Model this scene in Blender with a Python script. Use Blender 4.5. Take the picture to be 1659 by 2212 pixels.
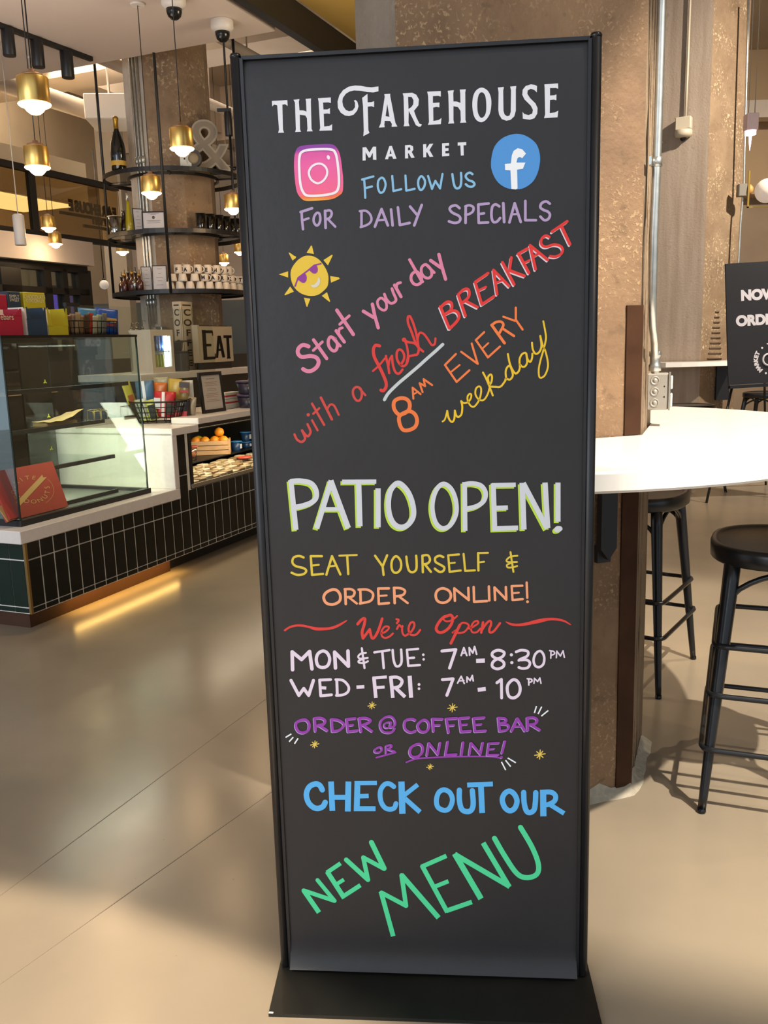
import bpy, math, random
from mathutils import Vector, Matrix
from mathutils.geometry import tessellate_polygon
random.seed(7)
SC = bpy.context.scene
for o in list(bpy.data.objects): bpy.data.objects.remove(o)

# ------------------------------------------------------------------ camera
CAM_H = 1.38
FPX, PITCH, ROLL = 1918.97, .18827, -.0291783      # focal length in pixels of a 1659 x 2212 frame
_F = Vector((0, math.cos(PITCH), -math.sin(PITCH)))
_u = Vector((0, math.sin(PITCH), math.cos(PITCH)))
_r = Vector((1, 0, 0))
_R = _r*math.cos(ROLL) + _u*math.sin(ROLL)
_U = -_r*math.sin(ROLL) + _u*math.cos(ROLL)
cd = bpy.data.cameras.new('camera'); cam = bpy.data.objects.new('camera', cd)
SC.collection.objects.link(cam)
M = Matrix((( _R.x, _U.x, -_F.x, 0), (_R.y, _U.y, -_F.y, 0), (_R.z, _U.z, -_F.z, CAM_H), (0, 0, 0, 1)))
cam.matrix_world = M
cd.sensor_fit = 'HORIZONTAL'; cd.sensor_width = 36; cd.lens = FPX/1659*36
cd.clip_start = .05; cd.clip_end = 100
SC.camera = cam

# ------------------------------------------------------------------ world, sun, big lights, exposure
w = bpy.data.worlds.new('world'); SC.world = w; w.use_nodes = True
bg = w.node_tree.nodes['Background']
bg.inputs[0].default_value = (.80, .90, 1, 1); bg.inputs[1].default_value = .75
def area(name, loc, target, size, energy, col=(1, 1, 1), sy=None, spread=None):
    l = bpy.data.lights.new(name, 'AREA'); l.energy = energy; l.color = col
    l.shape = 'RECTANGLE'; l.size = size; l.size_y = sy or size
    if spread: l.spread = spread
    o = bpy.data.objects.new(name, l); SC.collection.objects.link(o); o.location = loc
    o.rotation_euler = (Vector(target)-Vector(loc)).to_track_quat('-Z', 'Y').to_euler(); return o
def spot(name, loc, target, energy, ang, col=(1, .80, .55), blend=.3, rad=.04):
    l = bpy.data.lights.new(name, 'SPOT'); l.energy = energy; l.color = col
    l.spot_size = math.radians(ang); l.spot_blend = blend; l.shadow_soft_size = rad
    o = bpy.data.objects.new(name, l); SC.collection.objects.link(o); o.location = loc
    o.rotation_euler = (Vector(target)-Vector(loc)).to_track_quat('-Z', 'Y').to_euler(); return o
def point(name, loc, energy, col=(1, .72, .42), rad=.03):
    l = bpy.data.lights.new(name, 'POINT'); l.energy = energy; l.color = col; l.shadow_soft_size = rad
    o = bpy.data.objects.new(name, l); SC.collection.objects.link(o); o.location = loc; return o
# daylight from the shop front behind the camera, warm ceiling downlights over the seating, added fill lamps elsewhere
area('shopfront_daylight', (-4.5, -2.6, 2.3), (-1.5, 4, 1.2), 4.0, 160, (.86, .91, 1), 3.0)
area('bar_fill', (-1.6, 10.4, 3.4), (-1.6, 10.4, 5), 1.8, 9, (1, .88, .74))  # added fill facing up, stands in for bounce on the rear ceiling
area('soffit_bounce', (-2.6, 5.6, 2.0), (-2.6, 5.6, 4), 1.6, 28, (1, .86, .74))  # unseen area lamp playing the floor light thrown up onto the soffit
area('back_room_fill', (-4.3, 10.9, 5.1), (-4.3, 10.9, 0), 2.4, 420, (1, .84, .62))  # added overhead fill for the room behind the partition, no fitting there
area('rear_aisle_fill', (-1.0, 11.0, 5.1), (-1.0, 11.2, 0), 2.2, 75, (1, .86, .70))  # invented area fill brightening the far end of the aisle
area('bulkhead_fill', (.7, 6.4, 3.2), (-.1, 6.7, 4.05), .6, 22, (1, .80, .52))  # hidden lamp added to brighten the ochre ceiling panel
spot('downlight_table', (2.2, .7, 4.5), (1.38, 2.55, 1.1), 1500, 37, (1, .90, .76), .35, .03)
spot('floor_patch_spot', (-1.9, -.76, 4.6), (-1.9, -.75, 0), 2300, 67, (1, .84, .64), .04, .05)  # added spot, its cone edge bounds the bright patch on the floor
spot('downlight_right', (3.4, 3.6, 4.7), (2.9, 4.6, 0), 480, 84, (1, .86, .68), 1, .05)
spot('downlight_far', (4.6, 6.2, 4.9), (4.4, 9.6, 1.9), 1500, 108, (1, .88, .74), 1, .08)
spot('downlight_column', (1.9, .4, 4.6), (.6, 2.5, 1.9), 150, 90, (1, .86, .70), 1, .06)
spot('aisle_fill', (-.6, 4.4, 3.7), (-.6, 4.6, 0), 60, 100, (1, .80, .56), .6, .05)  # extra spot put in to fill the dim left interior
SC.view_settings.view_transform = 'Standard'; SC.view_settings.look = 'None'
SC.view_settings.gamma = 1; SC.view_settings.use_curve_mapping = False
SC.view_settings.exposure = .20

# ------------------------------------------------------------------ pixel rays (turn a seen point into a place in the room)
def ray(x, y): return _F*FPX + _R*(x-829.5) - _U*(y-1106)
O0 = Vector((0, 0, CAM_H))
def PZ(x, y, z=0):
    d = ray(x, y); return O0 + d*((z-CAM_H)/d.z)
def PY(x, y, yy):
    d = ray(x, y); return O0 + d*(yy/d.y)
# counter frame: u along its long front, v towards its back
CA = .3956
CD = Vector((math.sin(CA), math.cos(CA), 0)); CE = Vector((-math.cos(CA), math.sin(CA), 0))
T0 = Vector((-1.770, 4.267, 0)); CROT = math.pi/2-CA
def PV(x, y, v):          # point on plane v = const, in counter coordinates
    d = ray(x, y); q = O0 + d*((v-(O0-T0).dot(CE))/d.dot(CE)); q2 = q-T0
    return Vector((q2.dot(CD), q2.dot(CE), q.z))
def CW(u, v, z=0): return T0 + CD*u + CE*v + Vector((0, 0, z))
def CL(p): q = p-T0; return Vector((q.dot(CD), q.dot(CE), p.z))

# ------------------------------------------------------------------ materials
def lin(h):
    if isinstance(h, str):
        c = [int(h[i:i+2], 16)/255 for i in (0, 2, 4)]
        return tuple(v/12.92 if v <= .04045 else ((v+.055)/1.055)**2.4 for v in c)+(1,)
    return tuple(h)+(1,)
MATS = {}
def mat(name, col, rough=.5, metal=0, noise=0, nscale=20, bump=0, bscale=80, emit=0, spec=.5, trans=0, ior=1.45, coat=0, col2=None, stretch=None, ecol=None):
    if name in MATS: return MATS[name]
    m = bpy.data.materials.new(name); m.use_nodes = True; nt = m.node_tree; b = nt.nodes['Principled BSDF']
    b.inputs['Base Color'].default_value = lin(col); b.inputs['Roughness'].default_value = rough
    b.inputs['Metallic'].default_value = metal; b.inputs['Specular IOR Level'].default_value = spec
    b.inputs['Coat Weight'].default_value = coat
    if trans: b.inputs['Transmission Weight'].default_value = trans; b.inputs['IOR'].default_value = ior
    tc = nt.nodes.new('ShaderNodeTexCoord'); src = tc.outputs['Object']
    if stretch:
        mp = nt.nodes.new('ShaderNodeMapping'); mp.inputs['Scale'].default_value = stretch
        nt.links.new(src, mp.inputs[0]); src = mp.outputs[0]
    if noise or col2:
        n = nt.nodes.new('ShaderNodeTexNoise'); n.inputs['Scale'].default_value = nscale; n.inputs['Detail'].default_value = 6
        nt.links.new(src, n.inputs['Vector'])
        r = nt.nodes.new('ShaderNodeValToRGB'); c = lin(col)
        r.color_ramp.elements[0].position = .32; r.color_ramp.elements[1].position = .68
        if col2: c2 = lin(col2); r.color_ramp.elements[0].color = c2; r.color_ramp.elements[1].color = c
        else:
            r.color_ramp.elements[0].color = tuple(v*(1-noise) for v in c[:3])+(1,)
            r.color_ramp.elements[1].color = tuple(min(1, v*(1+noise)) for v in c[:3])+(1,)
        nt.links.new(n.outputs['Fac'], r.inputs[0]); nt.links.new(r.outputs[0], b.inputs['Base Color'])
    if bump:
        n2 = nt.nodes.new('ShaderNodeTexNoise'); n2.inputs['Scale'].default_value = bscale; n2.inputs['Detail'].default_value = 4
        nt.links.new(src, n2.inputs['Vector'])
        bp = nt.nodes.new('ShaderNodeBump'); bp.inputs['Strength'].default_value = bump; bp.inputs['Distance'].default_value = .01
        nt.links.new(n2.outputs['Fac'], bp.inputs['Height']); nt.links.new(bp.outputs[0], b.inputs['Normal'])
    if emit:
        b.inputs['Emission Color'].default_value = lin(ecol or col); b.inputs['Emission Strength'].default_value = emit
    MATS[name] = m; return m
def concrete(name, base, dark, light, streak=False, agg=.5, ascale=55):
    """cast concrete: mottled colour, pale aggregate flecks, pits and relief"""
    m = bpy.data.materials.new(name); m.use_nodes = True; nt = m.node_tree; b = nt.nodes['Principled BSDF']; N = nt.nodes.new; L = nt.links.new
    b.inputs['Roughness'].default_value = .8
    tc = N('ShaderNodeTexCoord'); mp = N('ShaderNodeMapping'); L(tc.outputs['Object'], mp.inputs[0])
    if streak: mp.inputs['Scale'].default_value = (9, 9, .7)
    n1 = N('ShaderNodeTexNoise'); n1.inputs['Scale'].default_value = 2.2 if not streak else 1.2; n1.inputs['Detail'].default_value = 8; n1.inputs['Roughness'].default_value = .62
    L(mp.outputs[0], n1.inputs['Vector'])
    r1 = N('ShaderNodeValToRGB'); e = r1.color_ramp.elements; e[0].position = .30; e[0].color = lin(dark); e[1].position = .62; e[1].color = lin(base)
    L(n1.outputs['Fac'], r1.inputs[0])
    v = N('ShaderNodeTexNoise'); v.inputs['Scale'].default_value = ascale; v.inputs['Detail'].default_value = 3; v.inputs['Distortion'].default_value = .6; L(tc.outputs['Object'], v.inputs['Vector'])
    r2 = N('ShaderNodeValToRGB'); e = r2.color_ramp.elements; e[0].position = .54; e[0].color = (0, 0, 0, 1); e[1].position = .66; e[1].color = (1, 1, 1, 1)
    L(v.outputs['Fac'], r2.inputs[0])
    n3 = N('ShaderNodeTexNoise'); n3.inputs['Scale'].default_value = 3.4; n3.inputs['Detail'].default_value = 3; L(tc.outputs['Object'], n3.inputs['Vector'])
    r3 = N('ShaderNodeValToRGB'); e = r3.color_ramp.elements; e[0].position = .44; e[0].color = (0, 0, 0, 1); e[1].position = .62; e[1].color = (agg, agg, agg, 1)
    L(n3.outputs['Fac'], r3.inputs[0])
    mu = N('ShaderNodeMath'); mu.operation = 'MULTIPLY'; L(r2.outputs[0], mu.inputs[0]); L(r3.outputs[0], mu.inputs[1])
    mx = N('ShaderNodeMix'); mx.data_type = 'RGBA'; L(mu.outputs[0], mx.inputs[0]); L(r1.outputs[0], mx.inputs[6]); mx.inputs[7].default_value = lin(light)
    # small dark pits
    v2 = N('ShaderNodeTexNoise'); v2.inputs['Scale'].default_value = 24; v2.inputs['Detail'].default_value = 4; v2.inputs['Distortion'].default_value = .4; L(tc.outputs['Object'], v2.inputs['Vector'])
    r4 = N('ShaderNodeValToRGB'); e = r4.color_ramp.elements; e[0].position = .62; e[0].color = (0, 0, 0, 1); e[1].position = .70; e[1].color = (1, 1, 1, 1)
    L(v2.outputs['Fac'], r4.inputs[0])
    mx2 = N('ShaderNodeMix'); mx2.data_type = 'RGBA'; m5 = N('ShaderNodeMath'); m5.operation = 'MULTIPLY'; m5.inputs[1].default_value = .55; L(r4.outputs[0], m5.inputs[0])
    L(m5.outputs[0], mx2.inputs[0]); L(mx.outputs[2], mx2.inputs[6]); mx2.inputs[7].default_value = lin(dark)
    L(mx2.outputs[2], b.inputs['Base Color'])
    nb = N('ShaderNodeTexNoise'); nb.inputs['Scale'].default_value = 60; nb.inputs['Detail'].default_value = 6; L(tc.outputs['Object'], nb.inputs['Vector'])
    bp = N('ShaderNodeBump'); bp.inputs['Strength'].default_value = .5; bp.inputs['Distance'].default_value = .006
    ad = N('ShaderNodeMath'); ad.operation = 'ADD'; L(nb.outputs['Fac'], ad.inputs[0]); L(mu.outputs[0], ad.inputs[1])
    L(ad.outputs[0], bp.inputs['Height']); L(bp.outputs[0], b.inputs['Normal'])
    MATS[name] = m; return m
def floor_mat():
    m = bpy.data.materials.new('polished concrete floor'); m.use_nodes = True; nt = m.node_tree; b = nt.nodes['Principled BSDF']; N = nt.nodes.new; L = nt.links.new
    tc = N('ShaderNodeTexCoord')
    n1 = N('ShaderNodeTexNoise'); n1.inputs['Scale'].default_value = 1.1; n1.inputs['Detail'].default_value = 8; L(tc.outputs['Object'], n1.inputs['Vector'])
    r1 = N('ShaderNodeValToRGB'); e = r1.color_ramp.elements; e[0].position = .3; e[0].color = lin('857A6A'); e[1].position = .7; e[1].color = lin('9C8D77')
    L(n1.outputs['Fac'], r1.inputs[0])
    v = N('ShaderNodeTexVoronoi'); v.inputs['Scale'].default_value = 9; L(tc.outputs['Object'], v.inputs['Vector'])
    r2 = N('ShaderNodeValToRGB'); e = r2.color_ramp.elements; e[0].position = .018; e[0].color = (.5, .5, .5, 1); e[1].position = .03; e[1].color = (0, 0, 0, 1)
    L(v.outputs['Distance'], r2.inputs[0])
    mx = N('ShaderNodeMix'); mx.data_type = 'RGBA'; L(r2.outputs[0], mx.inputs[0]); L(r1.outputs[0], mx.inputs[6]); mx.inputs[7].default_value = lin('7A6D5C')
    L(mx.outputs[2], b.inputs['Base Color'])
    n2 = N('ShaderNodeTexNoise'); n2.inputs['Scale'].default_value = 3; n2.inputs['Detail'].default_value = 5; L(tc.outputs['Object'], n2.inputs['Vector'])
    mr = N('ShaderNodeMapRange'); mr.inputs[3].default_value = .16; mr.inputs[4].default_value = .28; L(n2.outputs['Fac'], mr.inputs[0]); L(mr.outputs[0], b.inputs['Roughness']); b.inputs['Specular IOR Level'].default_value = .6
    n4 = N('ShaderNodeTexNoise'); n4.inputs['Scale'].default_value = 5; L(tc.outputs['Object'], n4.inputs['Vector'])
    bp = N('ShaderNodeBump'); bp.inputs['Strength'].default_value = .03; bp.inputs['Distance'].default_value = .01; L(n4.outputs['Fac'], bp.inputs['Height']); L(bp.outputs[0], b.inputs['Normal'])
    return m
def glass_mat(name='clear glass', tint='F6FAF7', refl=.10, rough=.02, op=.03):
    """thin pane: mostly clear, mirror-like at grazing angles, faint tint"""
    if name in MATS: return MATS[name]
    m = bpy.data.materials.new(name); m.use_nodes = True; nt = m.node_tree; nt.nodes.clear(); N = nt.nodes.new; L = nt.links.new
    out = N('ShaderNodeOutputMaterial'); tr = N('ShaderNodeBsdfTransparent'); tr.inputs[0].default_value = lin(tint)
    gl = N('ShaderNodeBsdfGlossy'); gl.inputs['Roughness'].default_value = rough; gl.inputs[0].default_value = (.9, .95, .95, 1)
    fr = N('ShaderNodeLayerWeight'); fr.inputs[0].default_value = .5
    pw = N('ShaderNodeMath'); pw.operation = 'POWER'; pw.inputs[1].default_value = 5; L(fr.outputs['Facing'], pw.inputs[0])
    ad = N('ShaderNodeMath'); ad.operation = 'MULTIPLY_ADD'; ad.inputs[1].default_value = .85; ad.inputs[2].default_value = op+.01; ad.use_clamp = True; L(pw.outputs[0], ad.inputs[0])
    mx = N('ShaderNodeMixShader'); L(ad.outputs[0], mx.inputs[0]); L(tr.outputs[0], mx.inputs[1]); L(gl.outputs[0], mx.inputs[2])
    L(mx.outputs[0], out.inputs[0]); MATS[name] = m; return m
BLK = mat('black painted steel', '17171A', .42, 0, .15, 30)
BLKG = mat('glossy black', '0C0D10', .22)
WHT = mat('white quartz', 'E9E2DC', .30, 0, .03, 40)
WALL = mat('white painted plaster', 'DCD3CC', .8, 0, .03, 4, .1, 60)
GALV = mat('galvanised steel', 'B9BAB5', .34, .9, .12, 30)
BRASS = mat('brushed brass', 'E6C070', .34, 1, .10, 8, 0, 80, stretch=(30, 30, .6))
COPPER = mat('dull copper cap', 'B08A6C', .5, .6)
GLASS = glass_mat()

# ------------------------------------------------------------------ mesh builder
class MB:
    def __init__(s): s.v = []; s.f = []; s.sm = []
    def add(s, vs, fs, smooth=False):
        b = len(s.v); s.v += [Vector(p) for p in vs]; s.f += [tuple(b+i for i in f) for f in fs]; s.sm += [smooth]*len(fs); return s
    def box(s, x0, x1, y0, y1, z0, z1, bv=0, M=None):
        if bv <= 0:
            vs = [(x, y, z) for z in (z0, z1) for y in (y0, y1) for x in (x0, x1)]
            fs = [(0, 2, 3, 1), (4, 5, 7, 6), (0, 1, 5, 4), (2, 6, 7, 3), (0, 4, 6, 2), (1, 3, 7, 5)]
        else:
            vs = []
            for k, (i, j) in enumerate([(0, 0)]): pass
            fs = []
            X = (x0, x1); Y = (y0, y1); Z = (z0, z1); idx = {}
            for a in (0, 1):
                for b_ in (0, 1):
                    for c in (0, 1):
                        sx, sy, sz = (1-2*a)*bv, (1-2*b_)*bv, (1-2*c)*bv
                        for ax in range(3):
                            p = [X[a]+sx, Y[b_]+sy, Z[c]+sz]; p[ax] = (X[a], Y[b_], Z[c])[ax]
                            idx[(a, b_, c, ax)] = len(vs); vs.append(tuple(p))
            cor = lambda a, b_, c, ax: idx[(a, b_, c, ax)]
            for ax in range(3):
                for sd in (0, 1):
                    q = []
                    for (m, n) in ((0, 0), (1, 0), (1, 1), (0, 1)):
                        t = [m, n]; t.insert(ax, sd); q.append(cor(t[0], t[1], t[2], ax))
                    flip = (sd == 0) ^ (ax == 1)
                    fs.append(tuple(reversed(q)) if flip else tuple(q))
            for ax in range(3):   # edges along ax
                o1, o2 = [k for k in range(3) if k != ax]
                for m in (0, 1):
                    for n in (0, 1):
                        def P(e, face):
                            t = [0, 0, 0]; t[ax] = e; t[o1] = m; t[o2] = n; return cor(t[0], t[1], t[2], face)
                        fs.append((P(0, o1), P(1, o1), P(1, o2), P(0, o2)))
            for a in (0, 1):
                for b_ in (0, 1):
                    for c in (0, 1): fs.append((cor(a, b_, c, 0), cor(a, b_, c, 1), cor(a, b_, c, 2)))
        if M is not None: vs = [M @ Vector(p) for p in vs]
        return s.add(vs, fs)
    def obox(s, c, sx, sy, sz, rz=0, bv=0, tilt=None):
        M = Matrix.Translation(c) @ Matrix.Rotation(rz, 4, 'Z')
        if tilt: M = M @ Matrix.Rotation(tilt, 4, 'X')
        return s.box(-sx/2, sx/2, -sy/2, sy/2, -sz/2, sz/2, bv, M)
    def lathe(s, prof, c=(0, 0, 0), n=20, M=None, cap=True):
        """prof: list of (r, z)"""
        vs = []; fs = []
        for r, z in prof:
            for k in range(n):
                a = 2*math.pi*k/n; vs.append(Vector((c[0]+r*math.cos(a), c[1]+r*math.sin(a), c[2]+z)))
        for i in range(len(prof)-1):
            for k in range(n): fs.append((i*n+k, i*n+(k+1) % n, (i+1)*n+(k+1) % n, (i+1)*n+k))
        if M is not None: vs = [M @ p for p in vs]
        s.add(vs, fs, True)
        if cap:
            b = len(s.v)-len(vs)
            if prof[0][0] > 1e-6: s.f.append(tuple(b+k for k in reversed(range(n)))); s.sm.append(False)
            if prof[-1][0] > 1e-6: s.f.append(tuple(b+(len(prof)-1)*n+k for k in range(n))); s.sm.append(False)
        return s
    def tube(s, pts, r, n=8, closed=False, rad=None, cap=True):
        pts = [Vector(p) for p in pts]; m = len(pts); vs = []; fs = []
        up = None
        for i, p in enumerate(pts):
            if closed: t = pts[(i+1) % m]-pts[i-1]
            else: t = pts[min(i+1, m-1)]-pts[max(i-1, 0)]
            t.normalize()
            if up is None:
                up = Vector((0, 0, 1)) if abs(t.z) < .9 else Vector((1, 0, 0))
            a = t.cross(up).normalized(); b = a.cross(t).normalized(); up = b
            rr = rad[i] if rad else r
            for k in range(n):
                an = 2*math.pi*k/n; vs.append(p+a*math.cos(an)*rr+b*math.sin(an)*rr)
        for i in range(m if closed else m-1):
            j = (i+1) % m
            for k in range(n): fs.append((i*n+k, j*n+k, j*n+(k+1) % n, i*n+(k+1) % n))
        s.add(vs, fs, True)
        if cap and not closed:
            b0 = len(s.v)-len(vs)
            s.f.append(tuple(b0+k for k in range(n))); s.sm.append(False)
            s.f.append(tuple(b0+(m-1)*n+k for k in reversed(range(n)))); s.sm.append(False)
        return s
    def prism(s, poly, z0, z1, M=None):
        n = len(poly); vs = [Vector((x, y, z)) for z in (z0, z1) for x, y in poly]
        if M is not None: vs = [M @ p for p in vs]
        fs = [tuple(reversed(range(n))), tuple(range(n, 2*n))]+[(i, (i+1) % n, n+(i+1) % n, n+i) for i in range(n)]
        return s.add(vs, fs)
    def quad(s, a, b, c, d): return s.add([a, b, c, d], [(0, 1, 2, 3)])
    def sphere(s, c, r, n=16, sz=1):
        return s.lathe([(max(1e-4, r*math.sin(math.pi*i/10)), -r*sz*math.cos(math.pi*i/10)) for i in range(11)], c, n, None, False)
    def strip(s, quads_mat):
        pass
    def build(s, name, m, parent=None, world=False, origin=None):
        vs = s.v
        if world and parent is not None:
            Mi = (Matrix.Translation(parent.location) @ Matrix.Rotation(parent.rotation_euler.z, 4, 'Z')).inverted()
            pp = parent.parent
            if pp is not None:
                Mi = (Matrix.Translation(pp.location) @ Matrix.Rotation(pp.rotation_euler.z, 4, 'Z') @ Matrix.Translation(parent.location) @ Matrix.Rotation(parent.rotation_euler.z, 4, 'Z')).inverted()
            vs = [Mi @ p for p in vs]
        off = Vector((0, 0, 0))
        if parent is None:
            lo = Vector([min(p[i] for p in vs) for i in range(3)]); hi = Vector([max(p[i] for p in vs) for i in range(3)])
            off = Vector(((lo.x+hi.x)/2, (lo.y+hi.y)/2, lo.z)); vs = [p-off for p in vs]
        me = bpy.data.meshes.new(name); me.from_pydata([tuple(p) for p in vs], [], s.f)
        me.polygons.foreach_set('use_smooth', s.sm); me.update()
        me.materials.append(m)
        o = bpy.data.objects.new(name, me); SC.collection.objects.link(o)
        o.location = off
        if parent is not None: o.parent = parent
        return o
def thing(name, label, cat, loc=(0, 0, 0), rz=0, group=None):
    o = bpy.data.objects.new(name, None); SC.collection.objects.link(o); o.empty_display_size = .1
    o.location = loc; o.rotation_euler = (0, 0, rz); o['label'] = label; o['category'] = cat
    if group: o['group'] = group
    return o
def tag(o, label, cat, group=None):
    o['label'] = label; o['category'] = cat
    if group: o['group'] = group
    return o
def struct(o): o['kind'] = 'structure'; return o
def dup(root, loc, rz=None, label=None, group=None, scale=None):
    r = root.copy(); SC.collection.objects.link(r); r.location = loc
    if rz is not None: r.rotation_euler = (0, 0, rz)
    if label: r['label'] = label
    if group: r['group'] = group
    if scale: r.scale = (scale,)*3
    for ch in list(root.children):
        c = ch.copy(); SC.collection.objects.link(c); c.parent = r
        for g in list(ch.children):
            d = g.copy(); SC.collection.objects.link(d); d.parent = c
    return r
def text_mesh(txt, size, M, mb, align='CENTER', bold=0.0, extrude=0, mirror=False):
    cu = bpy.data.curves.new('t', 'FONT'); cu.body = txt; cu.size = size; cu.align_x = align; cu.offset = bold; cu.extrude = extrude
    ob = bpy.data.objects.new('t', cu); SC.collection.objects.link(ob)
    dg = bpy.context.evaluated_depsgraph_get(); dg.update(); me = ob.evaluated_get(dg).to_mesh()
    vs = [M @ Vector((-p.co.x if mirror else p.co.x, p.co.y, p.co.z)) for p in me.vertices]; fs = [tuple(f.vertices) for f in me.polygons]
    mb.add(vs, fs); ob.evaluated_get(dg).to_mesh_clear()
    bpy.data.objects.remove(ob); bpy.data.curves.remove(cu); return mb

# ------------------------------------------------------------------ the big lettered floor sign
SROT = math.atan2(-.08826, .9961)
SD = Vector((.9961, -.08826, 0)); SN = Vector((.08826, .9961, 0))         # along the sign, and away from the camera
S0 = Vector((-.2395, 1.7725, 0))                                          # bottom left corner of the poster
SW, SH = .6345, 1.905
def PS(x, y):             # pixel -> (s, z) on the poster plane
    d = ray(x, y); q = O0 + d*((S0-O0).dot(SN)/d.dot(SN)); return ((q-S0).dot(SD), q.z)
sign = thing('sign_stand', 'tall black floor sign hand-lettered in bright colours, standing in the middle', 'sign', S0+SD*(SW/2), SROT)
hw = SW/2
mb = MB()
N = 30                                                   # poster sheet, lower edge curling forward, upper edge a little back
prof = []
for i in range(N+1):
    z = .022+(SH-.022-.0)*i/N; prof.append((z, 0))
prof = [(.016, -.020), (.020, -.0165), (.030, -.0105), (.042, -.005), (.056, -.0016), (.075, 0)]+[(.075+(SH-.12)*i/8, 0) for i in range(1, 9)]+[(SH-.022, .0015), (SH-.006, .005)]
vs = []; fs = []; nx = 2
for z, y in prof:
    for k in range(nx+1): vs.append((-hw+.002+(SW-.004)*k/nx, y, z))
for i in range(len(prof)-1):
    for k in range(nx): a = i*(nx+1)+k; fs.append((a, a+1, a+nx+2, a+nx+1))
mb.add(vs, fs, True)
POSTER = mat('chalkboard vinyl', '2C2B2C', .42, 0, .06, 6, .05, 40, spec=.35)
mb.build('poster', POSTER, sign)
MB().box(-hw, hw, .008, .018, .01, SH-.004).build('backing_board', BLK, sign)
for sx in (-1, 1):
    m = MB(); x = sx*(hw+.0115)
    m.tube([(x, .004, .012), (x, .004, SH+.002)], .0105, 12)
    m.box(x-sx*.0115-.003, x-sx*.0115+.003, -.004, .016, .012, SH-.002)
    m.build('side_post', BLK, sign)
    MB().lathe([(.0105, 0), (.0112, .004), (.009, .008), (.002, .0095)], (x, .004, SH), 12).build('post_cap', BLKG, sign)
MB().box(-hw, hw, -.002, .012, SH-.004, SH+.0025).build('top_rail', BLK, sign)
bq = [PZ(580, 2191, .006), PZ(1301, 2216, .006), PZ(1268, 2095, .006), PZ(609, 2066, .006)]
loc = [((p-sign.location).dot(SD), (p-sign.location).dot(SN)) for p in bq]
bk = loc[3][1]+.16
poly = [loc[0], loc[1], (loc[2][0]+.004, loc[2][1]), (loc[2][0], bk), (loc[3][0], bk), (loc[3][0], loc[3][1])]
MB().prism(poly, 0, .008).build('base_plate', mat('black powder coated plate', '14130F', .48, 0, .25, 9), sign)
ci = loc[0]
MB().prism([(ci[0], ci[1]), (ci[0]+.010, ci[1]-.0004), (ci[0]+.010, ci[1]+.004), (ci[0]+.001, ci[1]+.005)], .0082, .0088).build('chipped_corner', mat('bare steel chip', 'B9C2BC', .5), sign)

CROP = {'A': (580, 170, 5.027), 'B': (890, 160, 5.027), 'C': (620, 280, 5.53), 'D': (900, 280, 5.184), 'E': (600, 520, 8.295),
 'F': (620, 540, 4.608), 'G': (620, 680, 4.608), 'H': (930, 460, 5.184), 'I': (940, 650, 6.144), 'J': (600, 1020, 5.352),
 'K': (910, 1020, 5.184), 'L': (600, 1180, 5.184), 'M': (920, 1180, 5.184), 'N': (610, 1380, 5.184), 'O': (920, 1380, 5.184),
 'P': (600, 1530, 5.184), 'Q': (900, 1510, 5.184), 'R': (640, 1670, 5.721), 'S': (920, 1670, 5.184), 'T': (640, 1770, 5.925), 'U': (800, 1770, 4.1475)}
def catmull(p, closed=False, n=5):
    m = len(p); out = []
    for i in range(m if closed else m-1):
        g = (lambda k: p[k % m]) if closed else (lambda k: p[max(0, min(m-1, k))])
        p0, p1, p2, p3 = g(i-1), g(i), g(i+1), g(i+2)
        for j in range(n):
            t = j/n
            out.append(tuple(.5*((2*p1[c])+(-p0[c]+p2[c])*t+(2*p0[c]-5*p1[c]+4*p2[c]-p3[c])*t*t+(-p0[c]+3*p1[c]-3*p2[c]+p3[c])*t**3) for c in (0, 1)))
    if not closed: out.append(tuple(p[-1]))
    return out
def fillpoly(mb, loops, y):
    loops = [[Vector((a, b, 0)) for a, b in l] for l in loops]; flat = [p for l in loops for p in l]
    tr = tessellate_polygon(loops)
    b = len(mb.v); q = []
    for t in tr:
        a_, b_, c_ = [flat[i] for i in t]
        if (b_-a_).cross(c_-a_).z < 0: t = (t[0], t[2], t[1])
        q.append(tuple(t))
    mb.add([(p.x, y, p.y) for p in flat], q)
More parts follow.
